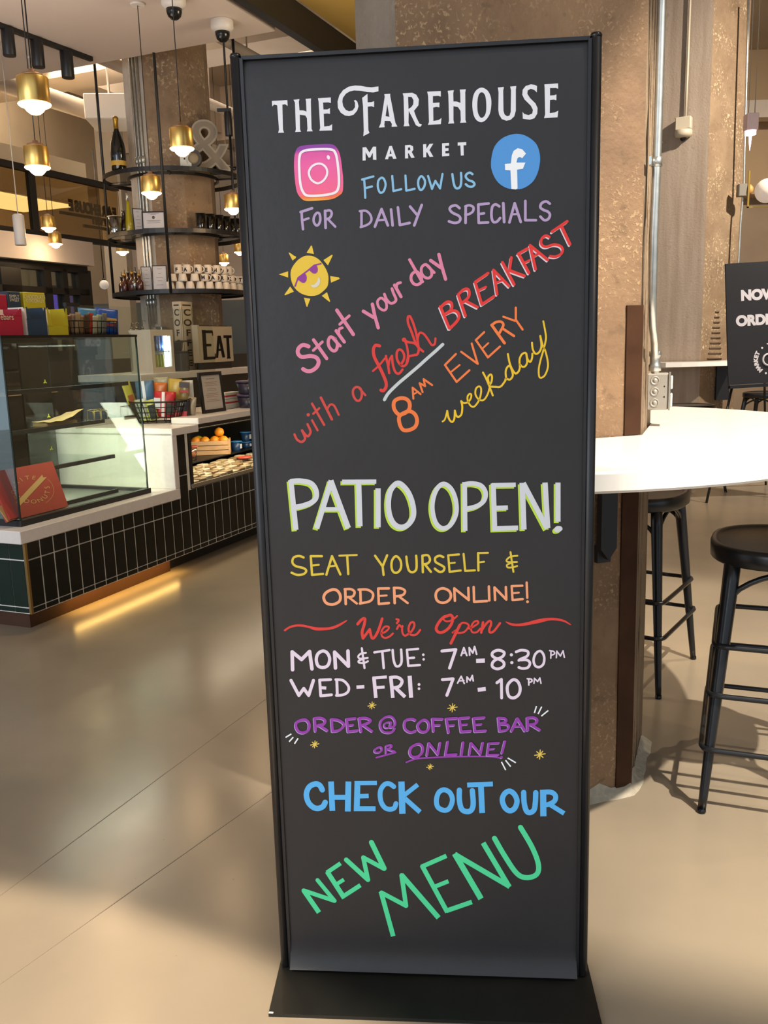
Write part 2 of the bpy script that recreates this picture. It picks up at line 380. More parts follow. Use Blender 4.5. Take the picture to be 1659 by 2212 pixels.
def strokes(data, y, mb, dx=0, dy=0, wadd=0, to=None):
    """data lines: '<crop> <mode> <width> x y x y ...'   modes: l line, b butt-ended line, s smooth, c closed smooth, p polygon, q smooth polygon (loops split by /), d dot, * asterisk"""
    to = to or (lambda x, yy: (PS(x, yy)[0]-hw, PS(x, yy)[1]))
    for ln in data.strip().split('\n'):
        ln = ln.strip()
        if not ln: continue
        t = ln.split(); cx, cy, sc = CROP[t[0]]; mode = t[1]; wd = float(t[2])+wadd
        loops = [[]]
        for q in t[3:]:
            if q == '/': loops.append([])
            else: loops[-1].append(float(q))
        loops = [[((l[i]+dx)/sc+cx, (l[i+1]+dy)/sc+cy) for i in range(0, len(l)-1, 2)] for l in loops]
        if mode in 'pq':
            if mode == 'q': loops = [catmull(l, True, 4) for l in loops]
            fillpoly(mb, [[to(*p) for p in l] for l in loops], y); continue
        h = wd/sc/2
        if mode == 'd': pts = loops[0]; fillpoly(mb, [[to(pts[0][0]+h*math.cos(a), pts[0][1]+h*math.sin(a)) for a in [k*math.pi/8 for k in range(16)]]], y); continue
        if mode == '*':
            x0, y0 = loops[0][0]; r = float(t[5])/sc
            for k, an in enumerate((.15, .85, 1.5, 2.4)):
                rr = r*(1, .8, .85, .8)[k]; ln2 = [(x0-rr*math.cos(an), y0+rr*math.sin(an)), (x0+rr*math.cos(an), y0-rr*math.sin(an))]
                seg(mb, ln2, h, y, to, True, False)
            continue
        for l in loops:
            closed = mode == 'c'
            if mode in 'sc': l = catmull(l, closed)
            seg(mb, l, h, y, to, mode != 'b', closed)
LY = [0]
def seg(mb, l, h, y, to, roundcap, closed):
    """one brush stroke as a mitred ribbon (sharp corners are split), each ribbon a hair above the last"""
    LY[0] += 1; y = y-LY[0]*5e-6
    n = len(l)
    def ang(i):
        a = l[(i-1) % n]; b = l[i]; c = l[(i+1) % n]
        u = Vector((b[0]-a[0], b[1]-a[1])); v = Vector((c[0]-b[0], c[1]-b[1]))
        return u.angle(v, 0) if u.length > 1e-6 and v.length > 1e-6 else 0
    if not closed:
        for i in range(1, n-1):
            if ang(i) > .75:
                seg(mb, l[:i+1], h, y, to, roundcap, False); seg(mb, l[i:], h, y-3e-6, to, roundcap, False)
                if not roundcap:
                    c = [to(l[i][0]+h*math.cos(math.pi*j/5), l[i][1]+h*math.sin(math.pi*j/5)) for j in range(10)]
                    mb.add([(a, y-6e-6, b) for a, b in c], [tuple(range(10))])
                return
    vs = []
    for i in range(n):
        a = l[(i-1) % n] if (closed or i > 0) else l[i]; c = l[(i+1) % n] if (closed or i < n-1) else l[i]
        t = Vector((c[0]-a[0], c[1]-a[1]))
        if t.length < 1e-6: t = Vector((1, 0))
        t.normalize(); vs += [(l[i][0]-t.y*h, l[i][1]+t.x*h), (l[i][0]+t.y*h, l[i][1]-t.x*h)]
    fs = []
    for i in range(n if closed else n-1):
        j = (i+1) % n; fs.append((2*i, 2*j, 2*j+1, 2*i+1))
    if roundcap and not closed:
        for i, sg in ((0, -1), (n-1, 1)):
            t = Vector((l[1][0]-l[0][0], l[1][1]-l[0][1])) if i == 0 else Vector((l[-1][0]-l[-2][0], l[-1][1]-l[-2][1]))
            t.normalize(); b = len(vs); base = [2*i, 2*i+1]; q = []
            for k in range(1, 6):
                an = math.pi*k/6; q.append((l[i][0]-t.y*h*math.cos(an)+sg*t.x*h*math.sin(an), l[i][1]+t.x*h*math.cos(an)+sg*t.y*h*math.sin(an)))
            vs += q; f = [2*i]+[b+k for k in range(5)]+[2*i+1]
            fs.append(tuple(f) if sg > 0 else tuple(reversed(f)))
    mb.add([(p[0], y, p[1]) for p in (to(*v) for v in vs)], fs)
def letters(name, label, col, data, layer=1, dx=0, dy=0, wadd=0, m=None):
    LY[0] = 0; mb = MB(); strokes(data, -.0006*layer, mb, dx, dy, wadd)
    o = mb.build(name, m or mat('paint '+col, col, .62), sign); o['label'] = label; return o
WCH = 'DCDDE2'
letters('lettering', 'white painted heading THE FAREHOUSE', WCH, '''
A p 0 37 243 205 233 209 298 182 278 151 283 158 553 170 587 106 588 115 553 95 290 62 282 41 303
A p 0 272 230 337 223 330 250 337 345 375 345 400 352 413 360 409 250 403 220 463 215 460 250 468 545 481 572 417 574 424 545 418 430 400 400 340 392 343 550 353 577 290 580 298 552 288 260
A p 0 537 213 677 205 678 265 650 258 593 260 597 335 640 335 667 320 668 383 640 378 600 382 605 520 660 515 692 495 690 562 553 566 562 535 545 250
A p 0 1194 85 1120 95 1060 90 1000 78 940 75 870 88 810 125 770 180 750 250 755 320 785 370 830 400 875 407 925 392 962 350 978 300 965 250 945 232 928 238 940 262 940 310 915 345 875 355 840 340 812 300 802 250 808 210 840 165 880 140 930 128 1000 132 1070 145 1140 150 1194 138
A p 0 1017 210 1075 165 1077 258 1120 255 1147 245 1147 310 1120 300 1078 305 1085 560 1097 590 1030 625 1035 560 1027 300
A p 0 1258 168 1322 165 1322 190 1378 480 1400 520 1337 523 1340 490 1320 460 1262 458 1258 500 1262 528 1198 532 1218 490 1262 200 / 1290 275 1313 415 1272 408
A p 0 1457 160 1560 153 1605 175 1633 225 1628 290 1580 350 1605 420 1640 490 1666 498 1655 520 1630 522 1600 505 1570 440 1523 350 1520 480 1531 515 1467 518 1475 490 1467 195 / 1516 198 1555 200 1575 235 1572 280 1550 310 1520 330
B p 0 165 192 312 185 313 245 285 237 227 240 227 315 298 310 297 362 265 357 230 365 232 510 290 500 320 478 313 545 173 552 185 520 175 240
B p 0 388 182 454 176 448 210 450 298 490 300 526 315 524 210 518 170 584 166 578 200 580 500 590 527 523 530 530 500 526 400 500 360 450 350 450 500 458 536 393 540 402 510 395 230
B q 0 758 148 820 180 855 250 861 336 845 430 805 495 752 524 700 500 668 440 655 340 665 240 700 175 / 757 198 725 225 710 300 712 400 730 455 757 477 790 450 806 390 804 290 790 225
B p 0 932 147 998 141 990 180 993 400 1005 440 1033 460 1060 450 1072 410 1075 180 1066 137 1132 131 1127 170 1127 400 1110 460 1070 498 1025 507 975 490 945 440 937 390 940 200
B p 0 1357 130 1355 200 1330 175 1290 160 1255 180 1252 215 1280 260 1340 320 1363 370 1360 430 1330 480 1280 497 1230 490 1203 485 1200 412 1220 435 1265 447 1305 430 1313 390 1290 345 1220 275 1197 225 1202 170 1235 130 1290 113 1330 118
B p 0 1437 113 1585 102 1587 160 1560 152 1498 153 1498 235 1540 232 1568 222 1567 285 1540 278 1498 282 1495 425 1550 418 1588 398 1580 470 1433 480 1445 440 1440 150
''')
letters('lettering', 'white painted word MARKET under the heading', WCH, '''
C p 0 903 213 945 210 985 275 1028 205 1065 205 1068 362 1028 360 1025 275 995 335 975 335 938 270 940 368 903 370
C p 0 1223 197 1253 195 1308 348 1268 350 1255 320 1215 322 1208 355 1170 355 / 1238 240 1250 290 1225 292
C p 0 1410 188 1470 183 1505 200 1510 240 1490 268 1525 335 1485 340 1455 285 1445 285 1448 343 1410 345 / 1445 215 1470 213 1475 245 1445 250
D p 0 72 165 108 162 108 215 145 160 187 158 143 228 187 303 147 307 115 250 108 262 108 310 75 312
D p 0 285 155 362 150 363 180 320 182 321 210 357 208 357 237 322 240 322 268 365 266 365 296 285 300
D p 0 460 145 555 140 555 175 525 176 528 290 495 292 490 178 460 180
''')
letters('lettering', 'light blue words FOLLOW US', '85B9DA', '''
C l 26 897 597 1032 560
C l 26 922 600 930 700 935 815
C l 26 935 700 1015 680
C c 26 1130 575 1092 610 1085 680 1100 735 1120 755 1155 735 1178 660 1160 595
C l 26 1257 555 1272 735 1365 712
C l 26 1415 550 1425 730 1525 708
D c 25 55 522 22 560 18 620 35 670 60 672 88 630 92 570
D l 24 128 520 172 665 210 575 262 660 290 498
D s 26 400 500 415 600 435 650 465 658 492 630 500 560 497 485
D s 26 625 500 595 482 560 500 550 530 580 565 630 585 648 615 620 640 580 635 550 612
''')
letters('lettering', 'lavender words FOR DAILY SPECIALS', 'AE96BC', '''
C l 32 163 985 300 940
C l 30 175 985 180 1080 192 1190
C l 28 185 1085 258 1060
C c 30 358 995 325 1040 320 1100 350 1145 380 1130 398 1080 390 1010
C l 32 455 970 462 1175
C s 30 455 975 510 965 535 1000 515 1050 465 1075
C l 28 490 1070 577 1160
C l 30 890 985 890 1155
C s 28 870 975 940 970 990 1010 1010 1070 985 1120 930 1150 880 1165
C l 32 1050 1160 1130 950 1205 1145
C l 26 1085 1085 1180 1075
C l 32 1243 955 1262 1145
C l 32 1325 930 1348 1140 1465 1115
C l 32 1470 920 1550 1015
C l 32 1610 900 1520 1145
D s 30 480 880 440 850 390 860 370 890 400 930 470 965 490 1000 470 1035 420 1045 362 1028
D l 30 550 865 548 1045
D s 28 545 860 590 848 635 870 630 915 590 945 545 955
D l 30 805 828 690 840 695 1045 800 1040
D l 28 700 945 755 938
D s 30 925 860 885 838 850 860 838 920 840 990 860 1035 900 1030 935 990
D l 32 970 825 980 1035
D l 30 1038 1040 1098 825 1165 1035
D l 24 1065 950 1135 945
D l 30 1217 800 1217 1015 1335 1015
D s 30 1490 830 1450 805 1400 825 1385 870 1420 900 1470 920 1492 955 1475 1000 1430 1015 1385 975
''')
# camera emblem: purple at the top through pink to orange at the foot
gm = bpy.data.materials.new('pink painted badge'); gm.use_nodes = True; nt = gm.node_tree
tc = nt.nodes.new('ShaderNodeTexCoord'); sp = nt.nodes.new('ShaderNodeSeparateXYZ'); rp = nt.nodes.new('ShaderNodeValToRGB')
nz = nt.nodes.new('ShaderNodeTexNoise'); nz.inputs['Scale'].default_value = 3; nt.links.new(tc.outputs['Generated'], nz.inputs['Vector'])
ma = nt.nodes.new('ShaderNodeMath'); ma.operation = 'MULTIPLY_ADD'; ma.inputs[1].default_value = .14; nt.links.new(nz.outputs['Fac'], ma.inputs[0])
nt.links.new(tc.outputs['Generated'], sp.inputs[0]); nt.links.new(sp.outputs['Z'], ma.inputs[2]); nt.links.new(ma.outputs[0], rp.inputs[0]); nt.links.new(rp.outputs[0], nt.nodes['Principled BSDF'].inputs['Base Color'])
e = rp.color_ramp.elements; e[0].position = .07; e[0].color = lin('E8A83C'); e[1].position = .99; e[1].color = lin('8A3A9C')
for ps_, c_ in ((.14, 'F2703F'), (.24, 'F0638C'), (.70, 'E95FA0'), (.90, 'DB569F')): q = rp.color_ramp.elements.new(ps_); q.color = lin(c_)
nt.nodes['Principled BSDF'].inputs['Roughness'].default_value = .6
letters('painted_badge', 'pink and purple square camera badge', 'E8609A', '''
C q 0 100 270 130 215 200 190 350 178 480 172 560 185 610 240 640 330 660 480 672 600 665 740 620 790 540 830 420 845 300 853 210 848 150 800 115 730 95 600 85 450 88 330
''', 1, m=gm)
letters('badge_outline', 'white outline, ring and dot of the camera badge', 'EFE6EC', '''
C c 30 150 330 185 265 300 240 520 238 580 285 605 400 620 560 615 690 570 755 430 785 250 790 190 740 160 640 148 480
C c 26 370 408 300 440 262 510 285 590 340 635 385 640 440 605 478 540 475 470 430 420
C q 0 496 307 515 330 508 357 492 358 476 335 480 312
''', 2)
letters('painted_badge', 'round blue badge', '4A90D2', '''
D q 0 1110 48 1210 65 1300 120 1355 190 1383 310 1370 430 1340 520 1290 595 1200 655 1110 670 1010 655 920 600 860 510 832 400 850 250 900 150 990 80
''')
letters('badge_letter', 'white letter f on the blue badge', 'EEF0F2', '''
D p 0 1055 380 1065 290 1085 240 1130 210 1180 220 1225 270 1180 323 1165 312 1145 310 1128 325 1118 370 1218 370 1190 440 1125 450 1130 660 1110 672 1060 665 1050 458 990 453 988 385
''', 2)
letters('painted_sun', 'yellow sun with eight rays', 'E3BE35', '''
E q 0 560 268 650 285 740 340 810 420 870 520 905 620 908 720 890 820 820 900 720 970 600 990 480 970 380 920 300 840 255 750 232 640 238 530 290 430 370 340 470 280
E p 0 600 85 615 95 650 240 518 215
E p 0 195 215 212 212 300 275 330 285 325 310 265 355
E p 0 972 250 985 265 900 443 820 348
E p 0 20 603 187 548 187 660
E p 0 940 635 1090 655 1112 678 1090 695 955 752
E p 0 225 820 290 912 130 980 120 965
E p 0 470 1020 585 1040 530 1185 515 1180
E p 0 883 922 940 1085 925 1095 790 988
''')
letters('painted_sunglasses', 'purple sunglasses on the sun', '8B3390', '''
E l 26 312 815 365 665 460 595 560 520 655 440 775 412
E q 0 365 680 470 590 510 620 520 680 500 735 460 755 410 735
E q 0 565 505 660 430 700 455 718 520 700 570 660 590 610 570
''', 2)
letters('painted_smile', 'white smile on the sun', 'D8CFB8', 'E q 0 735 650 765 720 745 790 690 835 630 840 590 795 640 790 700 740', 2)
letters('lettering', 'pink words Start your day', 'D97E9C', '''
F s 40 215 960 160 945 115 980 110 1030 150 1065 230 1055 290 1070 315 1110 300 1160 250 1200 200 1205 160 1185
F l 34 265 895 395 1080
F l 28 262 1000 352 915
F s 32 480 885 435 865 412 900 415 950 440 990 470 1005 495 985 500 930 470 880
F l 30 455 875 500 925 530 955
F l 34 490 805 570 915
F s 28 515 845 520 790 550 775
F l 36 497 600 660 840
F l 28 525 740 620 655
F l 34 760 610 860 670
F l 34 850 540 875 660 908 775
F c 26 945 480 915 490 900 520 915 570 960 600 990 580 985 520
F s 28 970 440 990 490 1030 530 1070 520 1085 490 1060 430 1045 385
F l 32 1070 350 1135 465
F s 28 1090 390 1095 340 1130 325
F l 30 1220 97 1340 310 1350 315
F c 30 1290 215 1245 240 1235 290 1260 335 1300 345 1340 315 1330 260
F c 28 1380 145 1340 175 1340 230 1370 270 1410 280 1440 250 1430 190
F l 28 1385 145 1465 225
F l 34 1430 105 1530 175
F l 34 1512 45 1540 160 1578 290
''')
letters('lettering', 'red script word fresh', 'D8342E', '''
G s 32 922 310 880 305 860 350 870 420 905 490 950 580 985 670 985 720 960 755 935 750
G s 20 855 560 920 500 985 420
G s 24 985 410 990 440 1005 500 1018 580
G s 22 1010 510 1020 450 1045 408
G s 24 1045 410 1055 500 1080 570 1115 585 1150 545
G s 24 1130 500 1165 440 1160 380 1125 345 1095 370 1095 440 1130 500 1165 510 1195 480 1210 420
G s 24 1165 245 1200 270 1270 285 1310 330 1300 390 1270 400 1225 410
G s 22 1165 245 1190 300 1205 400 1190 480
G d 44 1165 248
G s 24 1225 15 1205 20 1205 80 1240 170 1290 300 1355 365
G s 24 1225 15 1255 80 1290 200 1310 330
G s 22 1300 240 1320 180 1360 190 1400 240 1440 300 1470 290 1478 235
''')
letters('underline', 'pale grey brush stroke under fresh', 'C3C8C8', 'G s 32 970 845 1010 780 1100 690 1200 605 1300 520 1400 430 1480 360 1550 295')
letters('lettering', 'red words with a', 'C93F37', '''
G s 24 75 1190 100 1240 145 1265 180 1230 150 1150
G s 24 150 1150 190 1200 215 1205 235 1160 205 1090
G l 22 250 1050 305 1150
G d 34 212 995
G l 24 250 885 370 1095
G l 22 262 985 322 930
G l 26 338 825 447 1040
G s 22 400 940 430 895 470 905 515 995
G c 24 695 718 660 745 660 800 690 850 725 850 745 800 735 740
G l 22 720 730 780 800
''')
letters('lettering', 'orange numeral 8 with AM', 'EC7636', '''
G c 38 1130 830 1070 860 1065 930 1110 990 1170 980 1215 940 1220 880 1190 840
G c 38 1190 965 1120 1010 1120 1080 1150 1140 1200 1150 1270 1120 1295 1060 1280 1000 1240 965
G l 20 1258 835 1250 725 1330 790
G l 16 1262 790 1305 765
G l 20 1350 770 1320 680 1375 710 1360 640 1445 700
''')
BF = '''
H l 34 110 1050 210 1290
H s 34 115 1055 180 1000 230 1005 240 1050 220 1095 170 1130
H s 34 180 1125 250 1095 300 1110 320 1160 290 1220 220 1290
H l 34 315 930 390 1150
H s 32 310 915 370 860 420 855 435 900 420 950 365 1000
H l 32 390 985 525 1055
H l 32 645 675 500 775 575 1025 710 935
H l 28 545 865 620 830
H l 32 745 910 705 640 880 820
H l 26 740 780 800 755
H l 34 805 555 935 800
H l 32 905 500 885 630
H l 34 885 645 1050 705
H l 32 1085 400 980 460
H l 34 990 465 1100 670
H l 26 1050 560 1110 530
H l 34 1175 630 1115 365 1310 525
H l 28 1150 490 1210 455
H s 30 1330 270 1290 255 1245 290 1240 350 1290 380 1380 355 1450 370 1480 410 1460 460 1400 490 1340 485
H l 32 1530 95 1360 210
H l 36 1465 150 1560 350
'''
letters('lettering_shadow', 'pinkish white drop shadow of BREAKFAST', 'E3D3DC', BF, 1, -11, 17, -8)
letters('lettering', 'red capitals BREAKFAST', 'DE2F2A', BF, 2)
letters('lettering', 'orange word EVERY', 'F0793A', '''
I l 28 275 705 130 850 285 1075 455 920
I l 24 215 940 325 850
I l 28 345 675 565 835 485 565
I l 28 650 415 540 520 700 750 860 605
I l 24 625 635 705 560
I l 38 750 320 920 560
I s 34 750 325 800 285 870 275 905 310 890 360 850 430
I l 34 900 370 1045 465
I l 28 905 210 1060 265
I l 30 1070 90 1070 250 1160 380
''')
letters('lettering', 'yellow script word weekday', 'E8BE22', '''
I s 22 98 1600 130 1570 160 1460
I s 26 160 1460 175 1540 200 1590 230 1605 255 1560 262 1455
I s 26 262 1455 280 1520 310 1540 350 1500 360 1400 345 1330
I s 24 345 1330 380 1355 430 1345 470 1300 480 1245 455 1235 430 1270 435 1330 470 1390 510 1405 550 1370 590 1300 610 1210 605 1150 575 1135 540 1170 535 1240 570 1300 620 1320 660 1300 700 1230 720 1160
I s 26 635 950 690 1060 765 1255
I s 26 720 1120 700 1020 735 975 755 1010 745 1080 720 1130 800 1140 870 1135 930 1060
I s 26 930 1060 940 1030 990 1045 1030 990 1010 900 985 860 950 890 935 950 945 1040
I s 26 965 705 990 830 1030 920 1070 965 1110 930 1125 880
I s 26 1125 880 1120 780 1150 710 1200 690 1215 740 1220 820 1190 870 1150 870 1125 840
I s 26 1210 700 1225 770 1260 810 1285 760 1290 700
I s 26 1285 555 1295 640 1330 700 1380 680 1410 600 1395 465
I s 24 1435 270 1460 400 1470 500 1440 640 1400 780 1375 900 1380 1000 1410 1020 1460 980 1495 880 1490 780 1460 660 1430 600 1395 465
''')
PO = '''
J b 62 152 90 210 665
J s 60 160 105 260 100 380 125 440 200 445 290 390 350 280 390 190 405
J b 62 450 650 620 95
J b 66 612 95 815 645
J l 46 560 425 720 425
J b 50 745 110 1140 108
J b 64 935 110 950 625
J b 62 1160 185 1160 635
J c 62 1390 125 1310 200 1280 330 1290 480 1340 590 1420 635 1500 610 1560 530 1570 430 1540 300 1480 190
K c 52 250 130 180 180 135 290 125 420 160 560 230 625 310 605 370 520 395 420 380 290 330 180
K b 54 485 110 490 655
K s 52 485 135 570 125 670 150 720 230 700 320 620 380 500 410
K b 50 1058 140 790 145
K b 58 805 125 822 655
K b 54 800 630 1085 622
K b 50 830 400 970 395
K b 62 1130 118 1148 640
K b 60 1140 120 1410 630
K b 60 1385 115 1415 625
K b 58 1530 115 1530 552
K q 0 1530 600 1570 610 1580 640 1550 665 1505 670 1485 645 1500 615
'''
letters('lettering_shadow', 'lime green drop shadow of PATIO OPEN', 'BCDC3C', PO, 1, -19, 18, -2)
letters('lettering', 'silver white capitals PATIO OPEN!', 'CDD0D6', PO, 2)
letters('lettering', 'yellow words SEAT YOURSELF &', 'DCC03A', '''
L s 26 290 125 240 108 180 125 165 180 200 220 290 245 320 275 290 310 220 320 155 295
L l 26 495 110 370 110 385 320 508 308
L l 22 390 215 460 207
L l 26 545 318 608 110 702 315
L l 22 575 225 660 215
L l 22 690 105 885 97
L l 26 778 105 790 310
L l 26 1090 105 1175 225
L l 26 1225 100 1175 225 1185 320
L c 26 1325 110 1280 160 1275 240 1300 290 1345 290 1380 240 1375 160
L s 26 1440 115 1450 200 1470 270 1510 290 1550 260 1555 180 1550 105
L l 26 1620 105 1625 290
L s 26 1620 105 1680 100 1705 150 1680 190 1630 200
L l 26 1650 205 1715 285
M s 26 195 120 150 105 105 130 110 175 160 205 205 235 195 275 150 285 100 250
M l 24 370 90 250 100 265 285 390 270
M l 20 265 190 325 183
M l 24 422 85 440 275 548 268
M l 26 585 75 588 270
M l 22 590 75 695 72
M l 20 590 180 652 172
M s 20 1025 105 950 115 905 150 920 175 1020 175
M s 20 960 185 910 205 915 235 970 235 1022 220
M l 22 947 65 980 285
''')
letters('lettering', 'peach words ORDER ONLINE!', 'F2A073', '''
L c 32 610 485 540 520 515 575 545 635 620 650 690 615 700 550 665 495
L l 30 755 480 762 645
L s 28 750 480 820 480 860 510 840 560 770 570
L l 26 790 565 885 640
L l 28 925 490 930 635
L s 28 905 485 1000 485 1060 520 1065 570 1030 615 920 640
L l 28 1245 470 1125 472 1132 645 1245 635
L l 22 1135 555 1220 550
L l 30 1303 465 1310 635
L s 28 1300 465 1380 470 1425 500 1400 545 1320 560
L l 26 1350 555 1455 635
M c 30 190 470 130 495 110 550 130 610 190 632 250 610 280 560 260 500
M l 28 325 610 318 470 480 600 475 465
M l 28 535 455 540 620 685 612
M l 28 705 450 710 605
M l 28 775 600 768 460 900 595 895 455
M l 26 1080 440 960 445 970 600 1085 590
M l 22 970 525 1040 518
M l 26 1128 405 1135 575
M d 32 1138 620
''')
letters('lettering', "red script We're Open between two flourishes", 'DD3B34', '''
L q 0 70 935 130 895 200 875 280 875 350 890 430 905 520 908 600 900 680 870 770 825 770 840 700 890 620 925 520 940 420 940 350 915 270 900 200 900 130 920 85 950
L s 32 895 870 940 820 975 810 970 870 945 960 955 1025
L l 30 955 1030 1030 930
L s 30 1030 930 1055 1025 1090 1010 1135 920 1170 810
L s 22 1155 975 1200 960 1240 925 1240 900 1200 900 1165 945 1165 1000 1200 1025 1250 1010 1290 975
L s 24 1330 815 1355 825 1335 860
L s 22 1335 925 1360 880 1380 900 1400 895
L s 22 1395 890 1395 960 1420 1000 1450 990
L s 24 1450 990 1500 950 1530 890 1520 850 1485 860 1465 920 1480 980 1520 995 1560 980 1595 935
M c 32 250 775 190 800 140 860 115 920 140 960 190 960 250 920 290 860 300 800 280 770
M s 20 205 780 200 820 240 840 300 820 350 780
M l 32 380 880 280 1085
M s 22 300 965 360 920 400 860 450 860 480 890 440 950 380 970 310 960
M s 22 480 920 530 900 585 860 575 835 535 850 505 910 520 960 570 960 610 920
M s 28 640 850 620 965
M s 26 625 940 680 860 720 835 730 870 710 930 720 965 760 950 800 900 830 860
M q 0 890 840 960 860 1040 865 1130 850 1220 825 1320 805 1420 800 1500 810 1560 830 1620 870 1615 880 1540 845 1450 830 1370 832 1280 855 1180 875 1080 892 990 892 930 875
''')
letters('lettering', 'pale pink line MON & TUE: 7 AM - 8:30 PM', 'E6D6E6', '''
N l 40 115 345 110 145 215 230 305 140 332 335
N c 36 455 135 400 165 380 230 400 300 455 320 510 295 530 225 505 160
N l 40 595 325 585 148 740 305 735 135
N s 22 935 155 880 165 850 195 870 220 955 212
N s 22 900 225 855 245 860 265 910 270 958 250
N l 24 890 105 920 325
N l 26 1030 150 1200 125
N l 28 1120 150 1135 325
N s 28 1235 125 1245 230 1270 300 1310 300 1335 250 1330 120
N l 26 1520 110 1395 122 1410 300 1540 292
N l 26 1405 215 1475 210
N d 30 1578 177
N d 28 1582 229
O l 34 180 135 335 118 265 325
O l 20 395 185 425 98 458 185
O l 16 405 160 450 155
O l 20 490 180 485 98 525 155 545 84 568 170
O b 46 562 245 660 242
O c 32 810 125 750 150 745 190 800 220 860 195 875 150
O c 32 805 225 750 260 745 310 800 335 865 310 870 260
O d 36 957 178
O d 36 962 265
O s 30 1010 145 1070 125 1140 140 1135 190 1060 225 1040 240
O s 30 1060 235 1130 235 1165 270 1140 320 1080 330 1040 318
O c 28 1270 135 1225 170 1205 240 1225 300 1270 315 1315 280 1325 210 1305 155
O l 16 1400 135 1398 215
O s 16 1385 130 1430 140 1440 165 1400 185
O l 16 1460 210 1465 135 1505 190 1535 130 1550 205
''')
letters('lettering', 'pale pink line WED - FRI: 7 AM - 10 PM', 'E6D6E6', '''
N l 36 97 465 185 632 240 555 295 632 348 465
N l 32 540 455 418 460 430 637 550 625
N b 34 435 545 492 550
N l 32 610 460 615 630
N s 30 598 455 680 465 740 530 735 590 680 625 605 632
N b 38 830 540 918 535
N b 34 1170 425 1010 438
N b 40 1025 430 1047 660
N b 34 1040 545 1145 538
N b 40 1213 415 1237 660
N s 36 1215 430 1290 430 1340 470 1310 530 1235 548
N b 40 1265 545 1375 650
N b 46 1425 412 1442 658
N d 32 1530 510
N d 30 1530 557
O l 34 185 455 305 447 235 630
O l 18 355 493 395 418 430 498
O l 16 370 470 425 465
O l 18 460 483 460 425 495 465 520 407 530 468
O b 44 580 570 670 558
O l 32 795 490 845 452 848 660
O c 34 980 455 925 500 910 560 930 640 985 660 1040 620 1055 550 1030 480
O l 18 1150 450 1152 515
O s 18 1135 445 1180 450 1185 475 1150 490
O l 16 1210 495 1215 440 1250 475 1275 435 1288 495
''')
PU = '''
P c 30 285 125 220 150 205 200 235 255 290 270 345 240 355 180 330 135
P l 30 415 115 425 250
P s 30 415 110 480 105 530 130 520 170 450 190
P l 30 460 185 555 245
P l 28 605 120 615 250
P s 28 605 120 680 130 740 170 730 210 680 245 615 255
P l 28 870 110 775 118 790 258 895 245
P l 24 790 190 845 183
P l 30 915 110 935 255
P s 28 915 110 980 105 1035 125 1030 150 950 185
P l 28 960 185 1055 252
P s 24 1310 225 1290 255 1240 270 1180 255 1150 200 1160 140 1210 95 1270 90 1310 130 1315 180 1290 205 1260 205 1270 155
P c 18 1250 150 1205 165 1195 200 1220 215 1255 205 1270 170
P s 28 1540 130 1500 115 1440 130 1420 180 1435 235 1490 265 1545 250
P c 20 1140 430 1095 455 1090 485 1130 490 1165 470 1165 440
P l 20 1215 430 1215 498
P s 20 1215 420 1265 405 1275 430 1220 455
P l 20 1235 455 1310 480
Q c 28 80 230 35 260 15 300 35 350 80 365 125 345 140 290 120 245
Q l 28 192 355 180 218 290 220
Q l 24 190 290 260 290
Q l 28 360 370 335 218 450 212
Q l 24 345 295 420 290
Q l 28 588 203 480 212 500 362 605 355
Q l 22 490 285 565 280
Q l 28 758 203 640 212 655 358 775 350
Q l 22 655 285 725 278
Q l 28 917 215 930 350
Q s 26 915 208 990 215 1000 250 930 270
Q s 26 935 275 1020 285 1030 320 1000 345 930 355
Q l 30 1065 352 1130 215 1212 350
Q l 20 1090 305 1170 300
Q l 30 1242 212 1245 345
Q s 28 1240 208 1310 203 1350 230 1330 270 1260 285
Q l 28 1275 280 1378 342
Q c 28 10 500 -50 530 -75 590 -50 640 10 640 60 600 70 540 45 505
Q l 26 118 625 140 488 240 615 265 485
Q l 26 350 475 325 622 445 615
Q l 28 522 483 502 625
Q l 26 592 615 612 488 715 610 742 485
Q l 24 920 487 810 492 792 622 915 618
Q l 20 800 560 870 552
Q l 26 990 470 957 600
Q d 30 950 648
'''
letters('lettering_highlight', 'pale lavender edge of the purple lettering', 'BFA0DC', PU, 1, -7, 7, 0)
letters('lettering', 'purple words ORDER @ COFFEE BAR OR ONLINE!', '9438A8', PU+'''
P l 20 1105 548 1320 490
Q s 18 -115 704 0 665 200 650 500 640 800 640 930 655
''', 2)
letters('burst_ticks', 'white burst ticks round the purple lettering', 'EDF2F4', '''
P b 15 88 325 153 286
P b 15 128 373 174 322
P b 15 188 396 228 335
Q b 15 1342 78 1318 156
Q b 15 1400 84 1360 166
Q b 15 1474 127 1396 190
Q b 15 950 702 997 794
Q b 15 995 684 1053 755
Q b 15 1020 659 1110 712
''')
letters('painted_stars', 'little yellow hand drawn stars', 'E6C75A', '''
N * 10 1003 745 46
O * 10 297 770 54
P * 11 415 403 46
Q * 9 150 758 38
Q * 12 1380 620 60
''')
